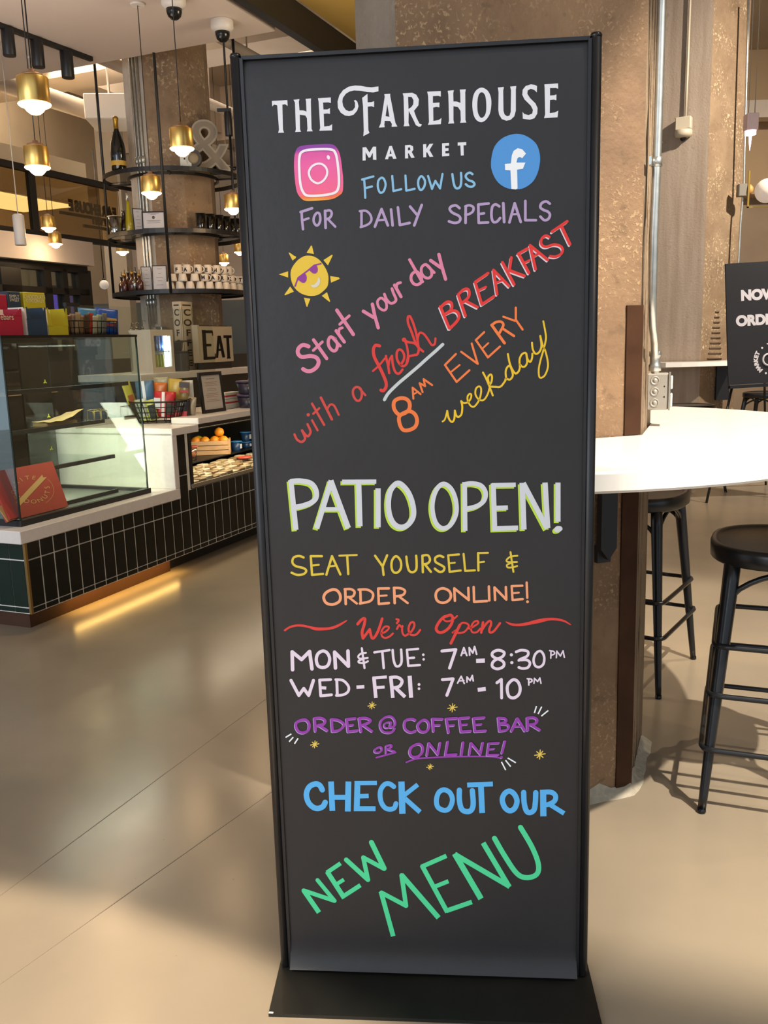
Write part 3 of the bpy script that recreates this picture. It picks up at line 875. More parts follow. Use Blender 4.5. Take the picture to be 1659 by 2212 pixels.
letters('lettering', 'sky blue capitals CHECK OUT OUR', '56B2F0', '''
R s 68 322 205 290 150 235 132 160 170 125 260 150 360 210 420 270 435 330 410 358 360
R b 70 430 102 447 465
R b 72 645 102 637 472
R b 62 450 297 640 297
R b 72 757 98 747 465
R b 52 720 122 997 120
R b 55 760 285 895 280
R b 62 712 438 980 438
R s 60 1205 165 1150 130 1090 140 1040 220 1045 340 1090 420 1150 445 1210 430 1232 375
R b 78 1300 102 1312 500
R b 56 1330 275 1502 140
R b 60 1340 310 1530 480
S c 56 205 185 145 215 118 300 135 380 205 415 265 390 297 300 270 220
S s 60 375 190 375 300 400 400 460 430 510 410 530 340 520 195
S b 54 462 132 750 120
S b 64 615 120 630 445
S c 60 935 200 880 230 855 300 885 385 940 420 995 390 1020 310 990 235
S s 60 1095 215 1100 330 1125 420 1165 440 1210 410 1225 330 1230 218
S b 70 1312 185 1315 482
S s 56 1310 212 1400 212 1450 250 1440 310 1370 350 1330 350
S b 52 1375 342 1548 450
''')
letters('lettering', 'green capitals NEW MENU', '4CD898', '''
T b 62 95 905 292 1190
T l 54 95 908 490 1040
T l 52 272 775 490 1040
T b 54 568 560 390 680
T b 62 395 665 615 1005
T b 56 590 990 822 840
T b 50 520 825 610 768
T l 60 640 515 918 770
T l 56 918 770 858 485 1125 630
T l 64 1125 625 962 292
U b 42 205 1045 95 645
U l 40 100 655 320 772
U l 40 320 772 280 500
U b 46 278 495 612 880
U b 40 682 325 455 425
U b 42 462 410 690 830
U b 42 680 818 910 738
U b 38 580 600 700 552
U b 52 755 305 992 710
U b 46 755 310 1250 600
U b 46 1010 208 1245 605
U s 46 1112 168 1200 320 1310 480 1400 520 1490 490 1505 400 1450 250 1345 70
''')

# ------------------------------------------------------------------ the room
FL = floor_mat()
struct(MB().box(-14, 14, -5, 22, -.12, 0).build('floor', FL))
for k, (xa_, ya_, xb_, yb_) in enumerate(((20, 2112, 232, 1962), (58, 1892, 285, 1724))):      # saw-cut joints in the slab
    a_, b_ = PZ(xa_, ya_), PZ(xb_, yb_); d_ = (b_-a_).normalized(); m_ = MB(); L_ = 3.2 if k < 2 else (b_-a_).length/2
    m_.box(-L_, L_, -.0012, .0012, -.002, .0006, 0, Matrix.Translation((a_+b_)/2) @ Matrix.Rotation(math.atan2(d_.y, d_.x), 4, 'Z'))
    struct(m_.build('trim_%d' % (20+k), mat('floor joint', '85796A', .5)))
CEIL = mat('painted concrete slab', 'B9AC9C', .85, 0, .10, 1.2, .2, 20)
struct(MB().box(-14, 14, -.2, 22, 5.2, 5.35).build('ceiling', CEIL))
FARW = mat('warm plaster wall', 'C2A98A', .85, 0, .05, 2)
struct(MB().box(-14, 1.5, 15.0, 15.15, 0, 5.2).build('wall_back', mat('pale grey plaster', 'A79B90', .85, 0, .06, 1.5)))
struct(MB().box(1.5, 14, 14.0, 14.15, 0, 5.2).build('wall_far', FARW))
struct(MB().box(8.0, 8.15, -1, 14, 0, 5.2).build('wall_right', FARW))

# dropped white ceiling over the counter (counter frame)
def CF(name, label=None, cat=None, u=0, v=0, z=0, rz=0, group=None):
    p = CW(u, v, z); return thing(name, label, cat, p, CROT+rz, group)
def cbox(mb, u0, u1, v0, v1, z0, z1, bv=0):
    """box given in counter coordinates, written in room coordinates"""
    M_ = Matrix.Translation(T0) @ Matrix.Rotation(CROT, 4, 'Z'); return mb.box(u0, u1, v0, v1, z0, z1, bv, M_)
struct(cbox(MB(), -4, 3.42, .315, 7.5, 3.80, 3.98).build('ceiling', mat('soffit plaster', 'CDBFB6', .8, 0, .02, 2)))
BEAMW = mat('white painted concrete beam', 'CBBDAE', .85, 0, .08, 1.5, .2, 15)
for k, (u0, u1, v0, v1, z0, z1) in enumerate([(3.6, 13, 4.3, 4.75, 4.55, 5.2), (3.6, 13, 2.1, 2.45, 4.7, 5.2), (3.6, 13, .3, .55, 4.6, 5.2), (5.4, 5.9, .4, 7, 4.45, 5.2), (9.0, 9.5, -2, 7, 4.45, 5.2)]):
    struct(cbox(MB(), u0, u1, v0, v1, z0, z1).build('trim_%d' % (k+1), BEAMW))
struct(cbox(MB(), -2, 9, .16, .24, 3.78, 4.02).build('trim_6', BLK))
OLV = mat('ochre painted bulkhead', 'A88C48', .8, 0, .05, 3)
struct(cbox(MB(), -1.5, 9, -1.5, .15, 4.03, 4.10).build('ceiling', OLV))
# pipes and a duct under the slab
PIPEW = mat('painted pipe', 'A79A8C', .6, 0, .05, 4)
for k, (v, z, r, lab) in enumerate([(1.2, 4.05, .045, 'thin painted ceiling pipe nearest the tall round shelf'), (2.9, 4.25, .06, 'middle painted ceiling pipe beyond the white soffit'), (3.95, 4.1, .10, 'thick painted ceiling pipe at far left beyond the soffit')]):
    m = MB(); m.tube([CW(3.5, v, z), CW(12, v, z)], r, 10)
    for uu in (4.5, 6.5, 8.5): m.tube([CW(uu, v, z), CW(uu, v, z+.7)], .008, 6)
    tag(m.build('ceiling_pipe', PIPEW), lab, 'pipe')
m = MB(); p = PY(238, 244, 10.5)
m.box(-.22, .22, -.3, .3, -.13, .13, .01, Matrix.Translation(p) @ Matrix.Rotation(.1, 4, 'Z')); m.tube([p+Vector((0, 0, .13)), Vector((p.x, p.y, 5.2))], .01, 6)
tag(m.build('duct_box', mat('white duct', 'D9D2CC', .6)), 'white rectangular duct box hung below the slab left of the shelf column', 'duct')

# ------------------------------------------------------------------ glass partition at left with the shop windows below
def part_bar(mb, x0, y0, x1, y1, wpx, v, t=.05, n=2):
    """bar of a frame lying in plane v between two seen points, square to them"""
    a = PV(x0, y0, v); b = PV(x1, y1, v); h = wpx*CW(a.x, v).y/FPX/2
    if abs(a.x-b.x) > abs(a.z-b.z): cbox(mb, min(a.x, b.x), max(a.x, b.x), v-t/2, v+t/2, (a.z+b.z)/2-h, (a.z+b.z)/2+h)
    else: cbox(mb, (a.x+b.x)/2-h, (a.x+b.x)/2+h, v-t/2, v+t/2, min(a.z, b.z), max(a.z, b.z))
    return mb
v = 3.0
za, zb = PV(0, 351, v).z, PV(0, 494, v).z
win = bpy.data.objects.new('window_1', None); SC.collection.objects.link(win); win['kind'] = 'structure'
FR = mat('black window frame', '15120F', .5)
cbox(MB(), 2.0, 4.75, v-.03, v+.03, za-.028, za+.028).build('window_frame', FR, win, True)
cbox(MB(), 2.0, 6.6, v-.03, v+.03, zb-.026, zb+.026).build('window_frame', FR, win, True)
for uu in (PV(70, 430, v).x,): cbox(MB(), uu-.030, uu+.030, v-.03, v+.03, zb+.026, za-.028).build('mullion', FR, win, True)
TINT = glass_mat('tinted partition glass', 'D9CBB0', op=.05)
for u0, u1 in ((2.0, PV(70, 430, v).x-.03), (PV(70, 430, v).x+.03, 4.75)):
    cbox(MB(), u0, u1, v-.006, v+.006, zb+.026, za-.028).build('pane', TINT, win, True)
# white fascia below it, and the dark framed shop window under that
fu1 = PV(186, 545, v).x
struct(cbox(MB(), 1.8, fu1, v-.09, v+.05, PV(187, 573, v-.09).z, zb-.027).build('trim_8', mat('fascia white', 'C6BAB1', .8)))
win = bpy.data.objects.new('window_2', None); SC.collection.objects.link(win); win['kind'] = 'structure'
vw = 3.05; zt = PV(100, 578, vw).z; zr = PV(100, 628, vw).z; zm = PV(100, 690, vw).z-.35
cbox(MB(), 1.8, fu1, vw-.05, vw+.05, zt-.03, zt+.05).build('window_frame', FR, win, True)
cbox(MB(), 1.8, fu1, vw-.05, vw+.05, zr-.03, zr+.03).build('window_frame', FR, win, True)
cbox(MB(), 1.8, fu1, vw-.05, vw+.05, zm-.05, zm+.05).build('window_frame', FR, win, True)
xs = [PV(18, 620, vw).x, PV(97, 620, vw).x, PV(135, 620, vw).x, PV(177, 620, vw).x]; ww = [.12, .045, .03, .09]
for uu, w_ in zip(xs, ww): cbox(MB(), uu-w_, uu+w_, vw-.05, vw+.05, zm, zt).build('mullion', FR, win, True)
CLR = glass_mat('shop window glass', 'C9D0CE', op=.08)
for a, b in zip([1.8]+xs[:-1], xs):
    for z0, z1 in ((zm, zr), (zr, zt)): cbox(MB(), a+.02, b-.02, vw-.005, vw+.005, z0+.03, z1-.03).build('pane', CLR, win, True)
struct(cbox(MB(), 1.8, 9, 3.0, 3.12, 0, zm-.05).build('wall_left', mat('dark bar wall', '3A322B', .7, 0, .1, 4)))
for k, (xa, xb, ya, yb, col) in enumerate([(108, 131, 633, 668, '5A48B8'), (145, 171, 634, 668, '5C4A8E')]):
    a = PV(xa, ya, 3.5); b = PV(xb, yb, 3.5); s = thing('screen', ['bright violet screen glowing', 'dim purple screen glowing'][k]+' behind the dark framed window', 'screen', CW((a.x+b.x)/2, 3.5, b.z-.05), CROT)
    h = a.z-b.z+.1; w2 = (b.x-a.x)/2-.02
    MB().box(-w2-.03, w2+.03, 0, .05, -.02, h+.03).build('casing', FR, s)
    MB().box(-w2, w2, -.006, 0, 0, h).build('display', mat('violet display %d' % k, col, .4, emit=[1.3, .6][k]), s)
# room beyond the partition
struct(cbox(MB(), 0, 14, 6.2, 6.3, 0, 5.2).build('wall_inner', mat('brown back room wall', 'A39480', .8, 0, .08, 1.5)))
a = PV(0, 425, 4.2); cl = thing('ceiling_light', 'glowing strip light on the underside of a bulkhead behind the tinted glass', 'light', CW(4.6, 4.5, a.z), CROT)
MB().box(-2.2, .9, -.5, .5, .03, .5).build('housing', mat('cream bulkhead', 'CFC0A4', .8), cl)
MB().box(-2.0, .7, -.40, .30, 0, .03).build('diffuser', mat('warm strip', 'FFE7B8', .5, emit=2.2), cl)
# lettering on the far side of the glass, read from behind
sl = thing('storefront_letters', 'dark storefront letters read backwards through the tinted glass at upper left', 'sign', CW(0, 3.55, 0), CROT)
def back_text(txt, xa, ya, xb, v, hpx):
    a = PV(xa, ya, v); b = PV(xb, ya, v); L = b.x-a.x; nn = len(txt); h = hpx*CW(a.x, v).y/FPX; sxx = L/nn*.95/(h*.95)
    for i, ch in enumerate(reversed(txt)):
        if ch == ' ': continue
        M_ = Matrix.Translation((a.x+L*(i+.5)/nn, v-3.55, a.z)) @ Matrix.Rotation(math.pi/2, 4, 'X') @ Matrix.Diagonal((sxx, 1, 1, 1))
        mb = MB(); text_mesh(ch, h*1.45, M_, mb, 'CENTER', .010, .004, True); mb.build('letter', mat('letter black', '17130E', .5), sl)
    MB().box(a.x-.1, b.x+.1, v-3.55+.02, v-3.55+.04, a.z-.05, a.z-.02).build('rail', FR, sl)
back_text('FAREHOUSE', 148, 453, 252, 3.55, 20)
back_text('MARKET', 198, 482, 243, 3.55, 12)
# white cylinder lamp and globe lamp
p = PY(42, 497, 7.6)
t = thing('cylinder_pendant', 'slim white cylinder pendant lamp at far left below the brass lamps', 'lamp', (p.x, p.y, p.z-.12))
MB().lathe([(.042, 0), (.045, .005), (.045, .235), (.03, .245)], n=20).build('shade', mat('white lacquer', 'D8D2CC', .4), t)
MB().lathe([(.036, .002), (.036, .004)], n=20).build('bulb', mat('cylinder glow', 'FFF0D0', .5, emit=4), t)
MB().tube([(0, 0, .24), (0, 0, 1.55)], .004, 6).build('rod', mat('pale rod', 'C8BFB4', .5), t)
p = PY(225, 615, 11.0)
t = thing('globe_lamp', 'white glass globe lamp seen left of the shelf column', 'lamp', (p.x, p.y, p.z-.06))
MB().sphere((0, 0, .06), .055, 18).build('globe', mat('opal glass', 'D9D2C8', .3, emit=.25), t)
MB().tube([(0, 0, .115), (0, 0, 1.6)], .006, 6).build('rod', BLK, t)
MB().lathe([(.02, .108), (.02, .13), (.006, .14)], n=12).build('collar', BLK, t)
p0 = PY(230, 560, 12); struct(MB().box(p0.x-.02, p0.x+.26, 12, 12.3, 0, 5.2).build('trim_9', mat('grey pier', '8E8478', .8, 0, .1, 2)))
struct(MB().box(-4.3, 1.2, 13.2, 13.3, 0, 2.05).build('wall_bar', mat('dark green back bar wall', '2C2E28', .4, 0, .15, 2)))

# ------------------------------------------------------------------ near concrete column
CAGG = concrete('exposed aggregate concrete', '86694D', '5F4833', 'B89B76', agg=.6, ascale=100)
CBRD = concrete('board marked concrete', '8E7A62', '655340', 'C9B493', streak=True, agg=.1)
CTOP = concrete('smooth grey concrete', '8A7D70', '6E6153', 'B7A894', agg=.12)
_a = PZ(1358, 1706); _b = PZ(1386, 1600)
CP = [(.061, 2.292), (_a.x, _a.y), (_b.x, _b.y), (.80, 3.2), (.2, 3.1), (-.038, 2.54)]
col = thing('concrete_column', 'nearest rough concrete column behind the lettered sign, with brown steel corner guards', 'column', (.43, 2.78, 0))
def cface(a, b, m, name, zz0=0, zz1=5.2, inset=0):
    a = Vector((a[0], a[1], 0)); b = Vector((b[0], b[1], 0)); mb = MB(); nx, nz = 8, 60; d = b-a; n = Vector((d.y, -d.x, 0)).normalized()
    vs = []
    for j in range(nz+1):
        for i in range(nx+1):
            t = i/nx; p = a+d*t+Vector((0, 0, zz0+(zz1-zz0)*j/nz))
            if 0 < i < nx: p += n*random.uniform(-.0022, .0022)
            vs.append(p)
    fs = [(j*(nx+1)+i, j*(nx+1)+i+1, (j+1)*(nx+1)+i+1, (j+1)*(nx+1)+i) for j in range(nz) for i in range(nx)]
    mb.add(vs, fs, True); return mb.build(name, m, col, True)
cface(CP[0], CP[1], CAGG, 'front_face', 0, 5.2)['label'] = 'rough tan front face with exposed aggregate'
cface(CP[1], CP[2], CBRD, 'chamfer_face', 0, 5.2)['label'] = 'board marked chamfer beside the conduit'
cface(CP[5], CP[0], CTOP, 'side_face', 0, 5.2)['label'] = 'pale peeling side face'
mb = MB()
for a, b in ((2, 3), (3, 4), (4, 5)): mb.quad((*CP[a], 0), (*CP[b], 0), (*CP[b], 5.2), (*CP[a], 5.2))
mb.build('rear_faces', CAGG, col, True)
d1 = Vector((CP[1][0]-CP[0][0], CP[1][1]-CP[0][1], 0)).normalized(); n1 = Vector((d1.y, -d1.x, 0))
d2 = Vector((CP[2][0]-CP[1][0], CP[2][1]-CP[1][1], 0)).normalized(); n2 = Vector((d2.y, -d2.x, 0))
A = Vector((CP[1][0], CP[1][1], 0)); B = Vector((CP[2][0], CP[2][1], 0))
STEEL = mat('brown painted steel', '3E2718', .6, 0, .25, 8, .1, 40, spec=.15)
def guard(z0, z1, w):
    mb = MB()
    a = A-d1*w+n1*.006; b = A+n1*.006+d1*.002; c = A+n2*.008; e = A+d2*.022+n2*.006
    P = [A-d1*w, a, b, c, e, A+d2*.022]
    P = [Vector((p.x, p.y, 0)) for p in P]
    vs = [p+Vector((0, 0, z)) for z in (z0, z1) for p in P]; n = 6
    mb.add(vs, [tuple(range(n)), tuple(range(2*n-1, n-1, -1))]+[(i, n+i, n+(i+1) % n, (i+1) % n)[::-1] for i in range(n)])
    mb.build('steel_guard', STEEL, col, True)
guard(1.102, 1.462, .048); guard(.015, 1.05, .050)
m = MB()
for k in range(3):
    o_ = A+d2*(.05+k*.07); m.tube([Vector((o_.x, o_.y, z))+n2*.001+d2*.002*math.sin(z*7+k) for z in [i*.26 for i in range(21)]], .0035, 5)
m.build('board_seams', CBRD, col, True)
# mortar skirt at the foot
mb = MB(); pts = []
for k in range(26):
    t = k/25; p = (Vector((*CP[0], 0)).lerp(A, t/.66) if t < .66 else A.lerp(B, (t-.66)/.34))
    nrm = n1 if t < .62 else (n2 if t > .70 else (n1+n2).normalized()); pts.append((p, nrm))
vs = []; fs = []
for p, nrm in pts:
    o_ = .016+.010*random.random(); vs += [p+nrm*(o_+.014), p+nrm*o_+Vector((0, 0, .010)), p+nrm*.001+Vector((0, 0, .018+.028*random.random()))]
for i in range(len(pts)-1):
    for j in (0, 1): fs.append((3*i+j, 3*i+3+j, 3*i+4+j, 3*i+1+j))
mb.add(vs, fs, True); mb.build('mortar_skirt', mat('grey mortar', 'A9A08E', .9, 0, .15, 30, .6, 60), col, True)
_d = ray(1298, 1140); _q = O0+_d*((A+n1*.0-O0).dot(n1)/_d.dot(n1)); _bk = Vector((_q.x, _q.y, 0))+n1*.014; _d = ray(1298, 1212); _bz = (O0+_d*((A-O0).dot(n1)/_d.dot(n1))).z
# black steel table bracket on the column under the table
br = thing('table_bracket', 'flat black pointed steel bracket on the column under the round white table', 'bracket', _bk+Vector((0, 0, _bz)), math.atan2(d1.y, d1.x))
MB().box(-.022, .022, -.005, .012, 0, .05).build('plate', BLK, br)
mb = MB(); mb.add([(x, y, z) for y in (-.028, -.005) for x, z in ((-.026, 1.05-_bz), (.026, 1.05-_bz), (.026, .045), (.0, .012), (-.026, .045))], [(4, 3, 2, 1, 0), (5, 6, 7, 8, 9)]+[(i, (i+1) % 5, 5+(i+1) % 5, 5+i) for i in range(5)])
mb.build('arm', BLK, br)

# conduit with outlet box on the chamfer
cc = B+d2*-.06+n2*.03
cd_ = thing('electrical_conduit', 'shiny steel conduit running down the near column into a twin outlet box', 'conduit', (cc.x, cc.y, 1.15), math.atan2(d2.y, d2.x))
def cpt(x, y, off=0):      # seen point on the plane parallel to the chamfer
    d = ray(x, y); q = O0 + d*((B+n2*(.03+off)-O0).dot(n2)/d.dot(n2)); return q
pp = [cpt(1432, -60), cpt(1430, 0), cpt(1424, 200), cpt(1419, 350), cpt(1413, 500), cpt(1410, 640), cpt(1410, 700), cpt(1414, 740), cpt(1415, 770), cpt(1415, 805)]
top = pp[1]+(pp[1]-pp[3])*3.0; top.z = 5.2; pp = [Vector((pp[1].x+.02, pp[1].y, 5.2))]+pp
mb = MB(); mb.tube(pp, .0115, 14); mb.build('pipe', GALV, cd_, True)
mb = MB(); q = cpt(1419, 350); mb.tube([q-Vector((0, 0, .012)), q+Vector((0, 0, .012))], .0145, 14); mb.obox(q-d2*.022-n2*.014, .03, .006, .022, math.atan2(d2.y, d2.x)); mb.build('strap', GALV, cd_, True)
q = cpt(1415, 780); MB().lathe([(.0115, -.03), (.018, -.028), (.018, -.012), (.015, -.008), (.015, .012), (.018, .016), (.018, .028), (.0115, .03)], q, 14).build('coupling', GALV, cd_, True)
q = cpt(1422, 845)
bx = math.atan2(d2.y, d2.x); Mx = Matrix.Translation(Vector((q.x, q.y, q.z))) @ Matrix.Rotation(bx-1.5, 4, 'Z')
GREYB = mat('grey stamped box', 'A29C92', .45, .4, .06, 20)
mb = MB(); mb.box(-.034, .030, -.030, .030, -.056, .056, .004, Mx); ob = mb.build('outlet_box', GREYB, cd_, True)
for zz in (-.034, 0, .034):
    mb = MB(); mb.lathe([(.0135, 0), (.0135, .0016), (.0105, .0016), (.0105, .0006), (.006, .0006), (.006, .0014), (.001, .0014)], (0, 0, 0), 16, Mx @ Matrix.Translation((-.010, -.030, zz)) @ Matrix.Rotation(math.pi/2, 4, 'X')); mb.build('knockout', GREYB, ob, True)
    ob.children[-1].parent = ob
for zz in (-.016, .016):
    mb = MB(); mb.lathe([(.0025, 0), (.0025, .0006)], (0, 0, 0), 8, Mx @ Matrix.Translation((.018, -.030, zz)) @ Matrix.Rotation(math.pi/2, 4, 'X')); mb.build('screw_hole', BLKG, ob, True)
mb = MB(); mb.box(.030, .036, -.034, .034, -.058, .058, .002, Mx); mb.build('cover_plate', GALV, cd_, True)
for zz in (-.027, .027):
    mb = MB(); mb.box(.036, .042, -.017, .017, zz-.021, zz+.021, .003, Mx); mb.build('outlet', mat('white outlet', 'F0ECE4', .35), cd_, True)['label'] = 'white socket face'

# ------------------------------------------------------------------ round white table wrapped round the near column
tc_ = Vector((.42, 2.85, 0)); tr_ = 1.0
rt = thing('round_table', 'big round glossy white bar table wrapped round the near concrete column', 'table', (1.1, 2.7, 0))
poly = []
a0, a1 = math.radians(-104), math.radians(44)
for k in range(49):
    an = a0+(a1-a0)*k/48; poly.append((tc_.x+tr_*math.cos(an), tc_.y+tr_*math.sin(an)))
E1 = A-d1*.45+n1*.004
inner = [B+Vector((-.02, .25, 0)), B+n2*.004+d2*.002, A+n2*.008+n1*.008, E1]
poly += [(p.x, p.y) for p in inner]
mb = MB(); ztop = 1.10; zb_ = 1.052; r = .006
npoly = len(poly)
def inset(P, d):
    c = Vector((.8, 2.7)); out = []
    for x, y in P:
        v_ = Vector((x, y))-c; out.append((x-v_.x/v_.length*d, y-v_.y/v_.length*d))
    return out
rings = [(inset(poly, r), zb_), (poly, zb_+r), (poly, ztop-r), (inset(poly, r*.4), ztop-r*.25), (inset(poly, r*1.4), ztop)]
vs = [(x, y, z) for P_, z in rings for x, y in P_]; fs = []
for i in range(4):
    for k in range(npoly): fs.append((i*npoly+k, i*npoly+(k+1) % npoly, (i+1)*npoly+(k+1) % npoly, (i+1)*npoly+k))
b0 = 4*npoly
mb.add(vs, fs)
for base, rev in ((b0, False), (0, True)):
    tr3 = tessellate_polygon([[Vector(vs[base+k]) for k in range(npoly)]])
    for t in tr3:
        a_, b_, c_ = [Vector(vs[base+i]) for i in t]; up = (b_-a_).cross(c_-a_).z > 0
        t = tuple(base+i for i in t); mb.f.append(t if up != rev else t[::-1]); mb.sm.append(False)
mb.build('tabletop', mat('glossy white solid surface', 'F3EEE6', .18, 0, .01, 5), rt, True)
MB().box(-.02, .02, -.30, .30, 1.02, 1.052).build('support_rib', BLK, rt)

# ------------------------------------------------------------------ bar stools
STL = mat('satin black stool metal', '16181C', .30, 0, .05, 20)
SEATM = mat('dark bronze stool seat', '3B352F', .33, .35, .08, 4)
def superell(rx, ry, e, n=40):
    out = []
    for k in range(n):
        a = 2*math.pi*k/n; c, s_ = math.cos(a), math.sin(a); out.append((rx*abs(c)**e*(1 if c > 0 else -1), ry*abs(s_)**e*(1 if s_ > 0 else -1)))
    return out
def make_stool(label, loc, rz, rings, group, lean=(0, 0), rf=.352):
    t = thing('bar_stool', label, 'stool', loc, rz, group); lx_, ly_ = lean[0]*math.cos(-rz)-lean[1]*math.sin(-rz), lean[0]*math.sin(-rz)+lean[1]*math.cos(-rz)
    H_ = .765; S = superell(.215, .215, .78)
    mb = MB(); prof = [(1.0, -.052), (1.03, -.046), (1.035, -.012), (1.015, -.001), (.97, .002), (.93, -.001)]
    vs = []; fs = []
    n = len(S)
    prof2 = [(.88, -.052)]+prof+[(.90, -.008)]
    for s_, z in prof2:
        for x, y in S: vs.append((x*s_+lx_, y*s_+ly_, H_+z))
    for i in range(len(prof2)-1):
        for k in range(n): fs.append((i*n+k, i*n+(k+1) % n, (i+1)*n+(k+1) % n, (i+1)*n+k))
    mb.add(vs, fs, True); mb.build('seat_rim', STL, t)
    mb = MB(); vs = []; fs = []
    P2 = [(.93, -.004), (.86, -.008), (.6, -.013), (.3, -.016)]
    for s_, z in P2:
        for x, y in S: vs.append((x*s_+lx_, y*s_+ly_, H_+z))
    for i in range(len(P2)-1):
        for k in range(n): fs.append((i*n+k, i*n+(k+1) % n, (i+1)*n+(k+1) % n, (i+1)*n+k))
    vs.append((lx_, ly_, H_-.017)); c = len(vs)-1
    for k in range(n): fs.append(((len(P2)-1)*n+k, (len(P2)-1)*n+(k+1) % n, c))
    mb.add(vs, fs, True); mb.build('seat', SEATM, t)
    def leg_at(an, z):
        f = z/.72; r_ = rf+(.217-rf)*f; return Vector((r_*math.cos(an)+lx_*f, r_*math.sin(an)+ly_*f, z))
    for k in range(4):
        an = math.pi/4+k*math.pi/2
        mb = MB(); mb.tube([leg_at(an, z) for z in (.012, .05, .4, .66, .74)], .02, 12, rad=[.0115, .0125, .0185, .0225, .022])
        lg = mb.build('leg', STL, t)
        q = leg_at(an, 0); MB().lathe([(.011, 0), (.013, .003), (.012, .014)], q, 12).build('rubber_foot', BLKG, lg)
    for rz_, sgn in ((z, 1) for z in rings):
        pts = []
        for k in range(4):
            an = math.pi/4+k*math.pi/2; c0 = leg_at(an, rz_); out = Vector((math.cos(an), math.sin(an), 0))
            tng = Vector((-math.sin(an), math.cos(an), 0)); c1 = c0+out*.022
            for w_ in (-1, -.55, 0, .55, 1): pts.append(c1+tng*w_*.035-out*abs(w_)**1.6*.024)
        MB().tube(pts, .0085, 8, True).build('foot_rail', STL, t)
    for k in range(4):      # bentwood-like brace arcs under the seat
        a0_, a1_ = math.pi/4+k*math.pi/2, math.pi/4+(k+1)*math.pi/2
        p0_, p3_ = leg_at(a0_, .615), leg_at(a1_, .615); pts = []
        for i in range(13):
            f = i/12; q = p0_.lerp(p3_, f); q.z += .085*(math.sin(math.pi*f)**.7); q += (q*Vector((1, 1, 0))).normalized()*.0; pts.append(q)
        MB().tube(pts, .0085, 8).build('brace', STL, t)
    return t
make_stool('black metal bar stool in the right foreground, standing free of the table', (1.256, 2.54, 0), math.radians(158), [.19, .345, .485], 'black bar stools', (-.041, .06), .381)
make_stool('black metal bar stool tucked under the round white table behind the near column', (.971, 3.576, 0), math.radians(-79-45), [.235, .37], 'black bar stools', (.03, -.03))
p = PZ(1484, 878, .75); make_stool('distant black bar stool, its seat just showing above the round white table', (p.x, p.y, 0), .3, [.235, .37], 'black bar stools')
p = PZ(1656, 850, .75); make_stool('black bar stool at the right edge behind the easel sign', (p.x, p.y, 0), .8, [.235, .37], 'black bar stools')

# ------------------------------------------------------------------ second column, its table, its conduit and camera
c2 = thing('concrete_column', 'farther concrete column between the near column and the easel sign, grey face and pebbly face', 'column', (3.3, 9.75, 0))
xa = PY(1422, 600, 9.35); xb = PY(1522, 640, 9.2); xc = PY(1590, 640, 9.35)
def px_x(x, y, yy): return PY(x, y, yy).x
F0, F1, F2 = Vector((px_x(1400, 600, 9.5), 9.5, 0)), Vector((px_x(1520, 600, 9.2), 9.2, 0)), Vector((px_x(1596, 600, 9.55), 9.55, 0))
CGREY = concrete('grey plastered concrete', '9A8B7B', '857464', 'A99B8A', streak=True, agg=.08)
CPEB = concrete('pebbly concrete', '8F795F', '6E5842', 'C4AE8C', agg=.9, ascale=42)
def quadface(a, b, m, nm, lab):
    mb = MB(); mb.quad(a, b, b+Vector((0, 0, 5.2)), a+Vector((0, 0, 5.2))); o_ = mb.build(nm, m, c2, True); o_['label'] = lab
quadface(F0, F1, CGREY, 'grey_face', 'smooth grey face'); quadface(F1, F2, CPEB, 'pebbly_face', 'pebbly aggregate face')
F3, F4 = F2+Vector((-.25, .8, 0)), F0+Vector((.1, .5, 0))
mb = MB(); 
for a, b in ((F2, F3), (F3, F4), (F4, F0)): mb.quad(a, b, b+Vector((0, 0, 5.2)), a+Vector((0, 0, 5.2)))
mb.build('rear_faces', CPEB, c2, True)
# rungs scored into the pebbly face
m = MB(); dd = (F2-F1).normalized(); nn_ = Vector((dd.y, -dd.x, 0))
def f2p(x, y): d = ray(x, y); return O0 + d*((F1+nn_*.004-O0).dot(nn_)/d.dot(nn_))
for k in range(11):
    y_ = 674+k*11.2; w_ = 4+k*1.3; a = f2p(1549-w_-k*.6, y_); b = f2p(1549+w_*.45+2, y_)
    m.tube([a, b], .008, 5)
m.build('scored_rungs', mat('dark rust mark', '54402E', .8), c2, True)
t2 = thing('round_table', 'distant white table wrapped round the farther column', 'table', (3.3, 9.75, 0))
poly2 = [(.98*math.cos(a), .98*math.sin(a)) for a in [math.radians(-150+k*9) for k in range(17)]]
ctr = Vector((3.28, 9.95)); mb = MB(); za2, zb2 = 1.055, 1.10
outer = [(ctr.x+x*1.0, ctr.y+y) for x, y in poly2]
xl = px_x(1424, 790, 9.35); 
outer = [(max(px_x(1400, 790, 9.0), min(x, px_x(1580, 790, 9.2))), y) for x, y in outer]
outer = [p for p in outer if p[1] < 9.12]
outer = [(px_x(1400, 790, 9.42), 9.42)]+outer+[(px_x(1580, 790, 9.42), 9.42), (F2.x+.02, F2.y-.03), (F1.x, F1.y-.03), (F0.x-.02, F0.y-.03)]
mb.prism(outer, za2, zb2); mb.build('tabletop', MATS['glossy white solid surface'], t2, True)
a = f2p(1557, 797); mb = MB(); mb.box(-.07, .07, -.03, .02, -.36, 0, 0, Matrix.Translation(Vector((a.x, a.y-.05, 1.05)))); mb.build('bracket', BLK, t2, True)
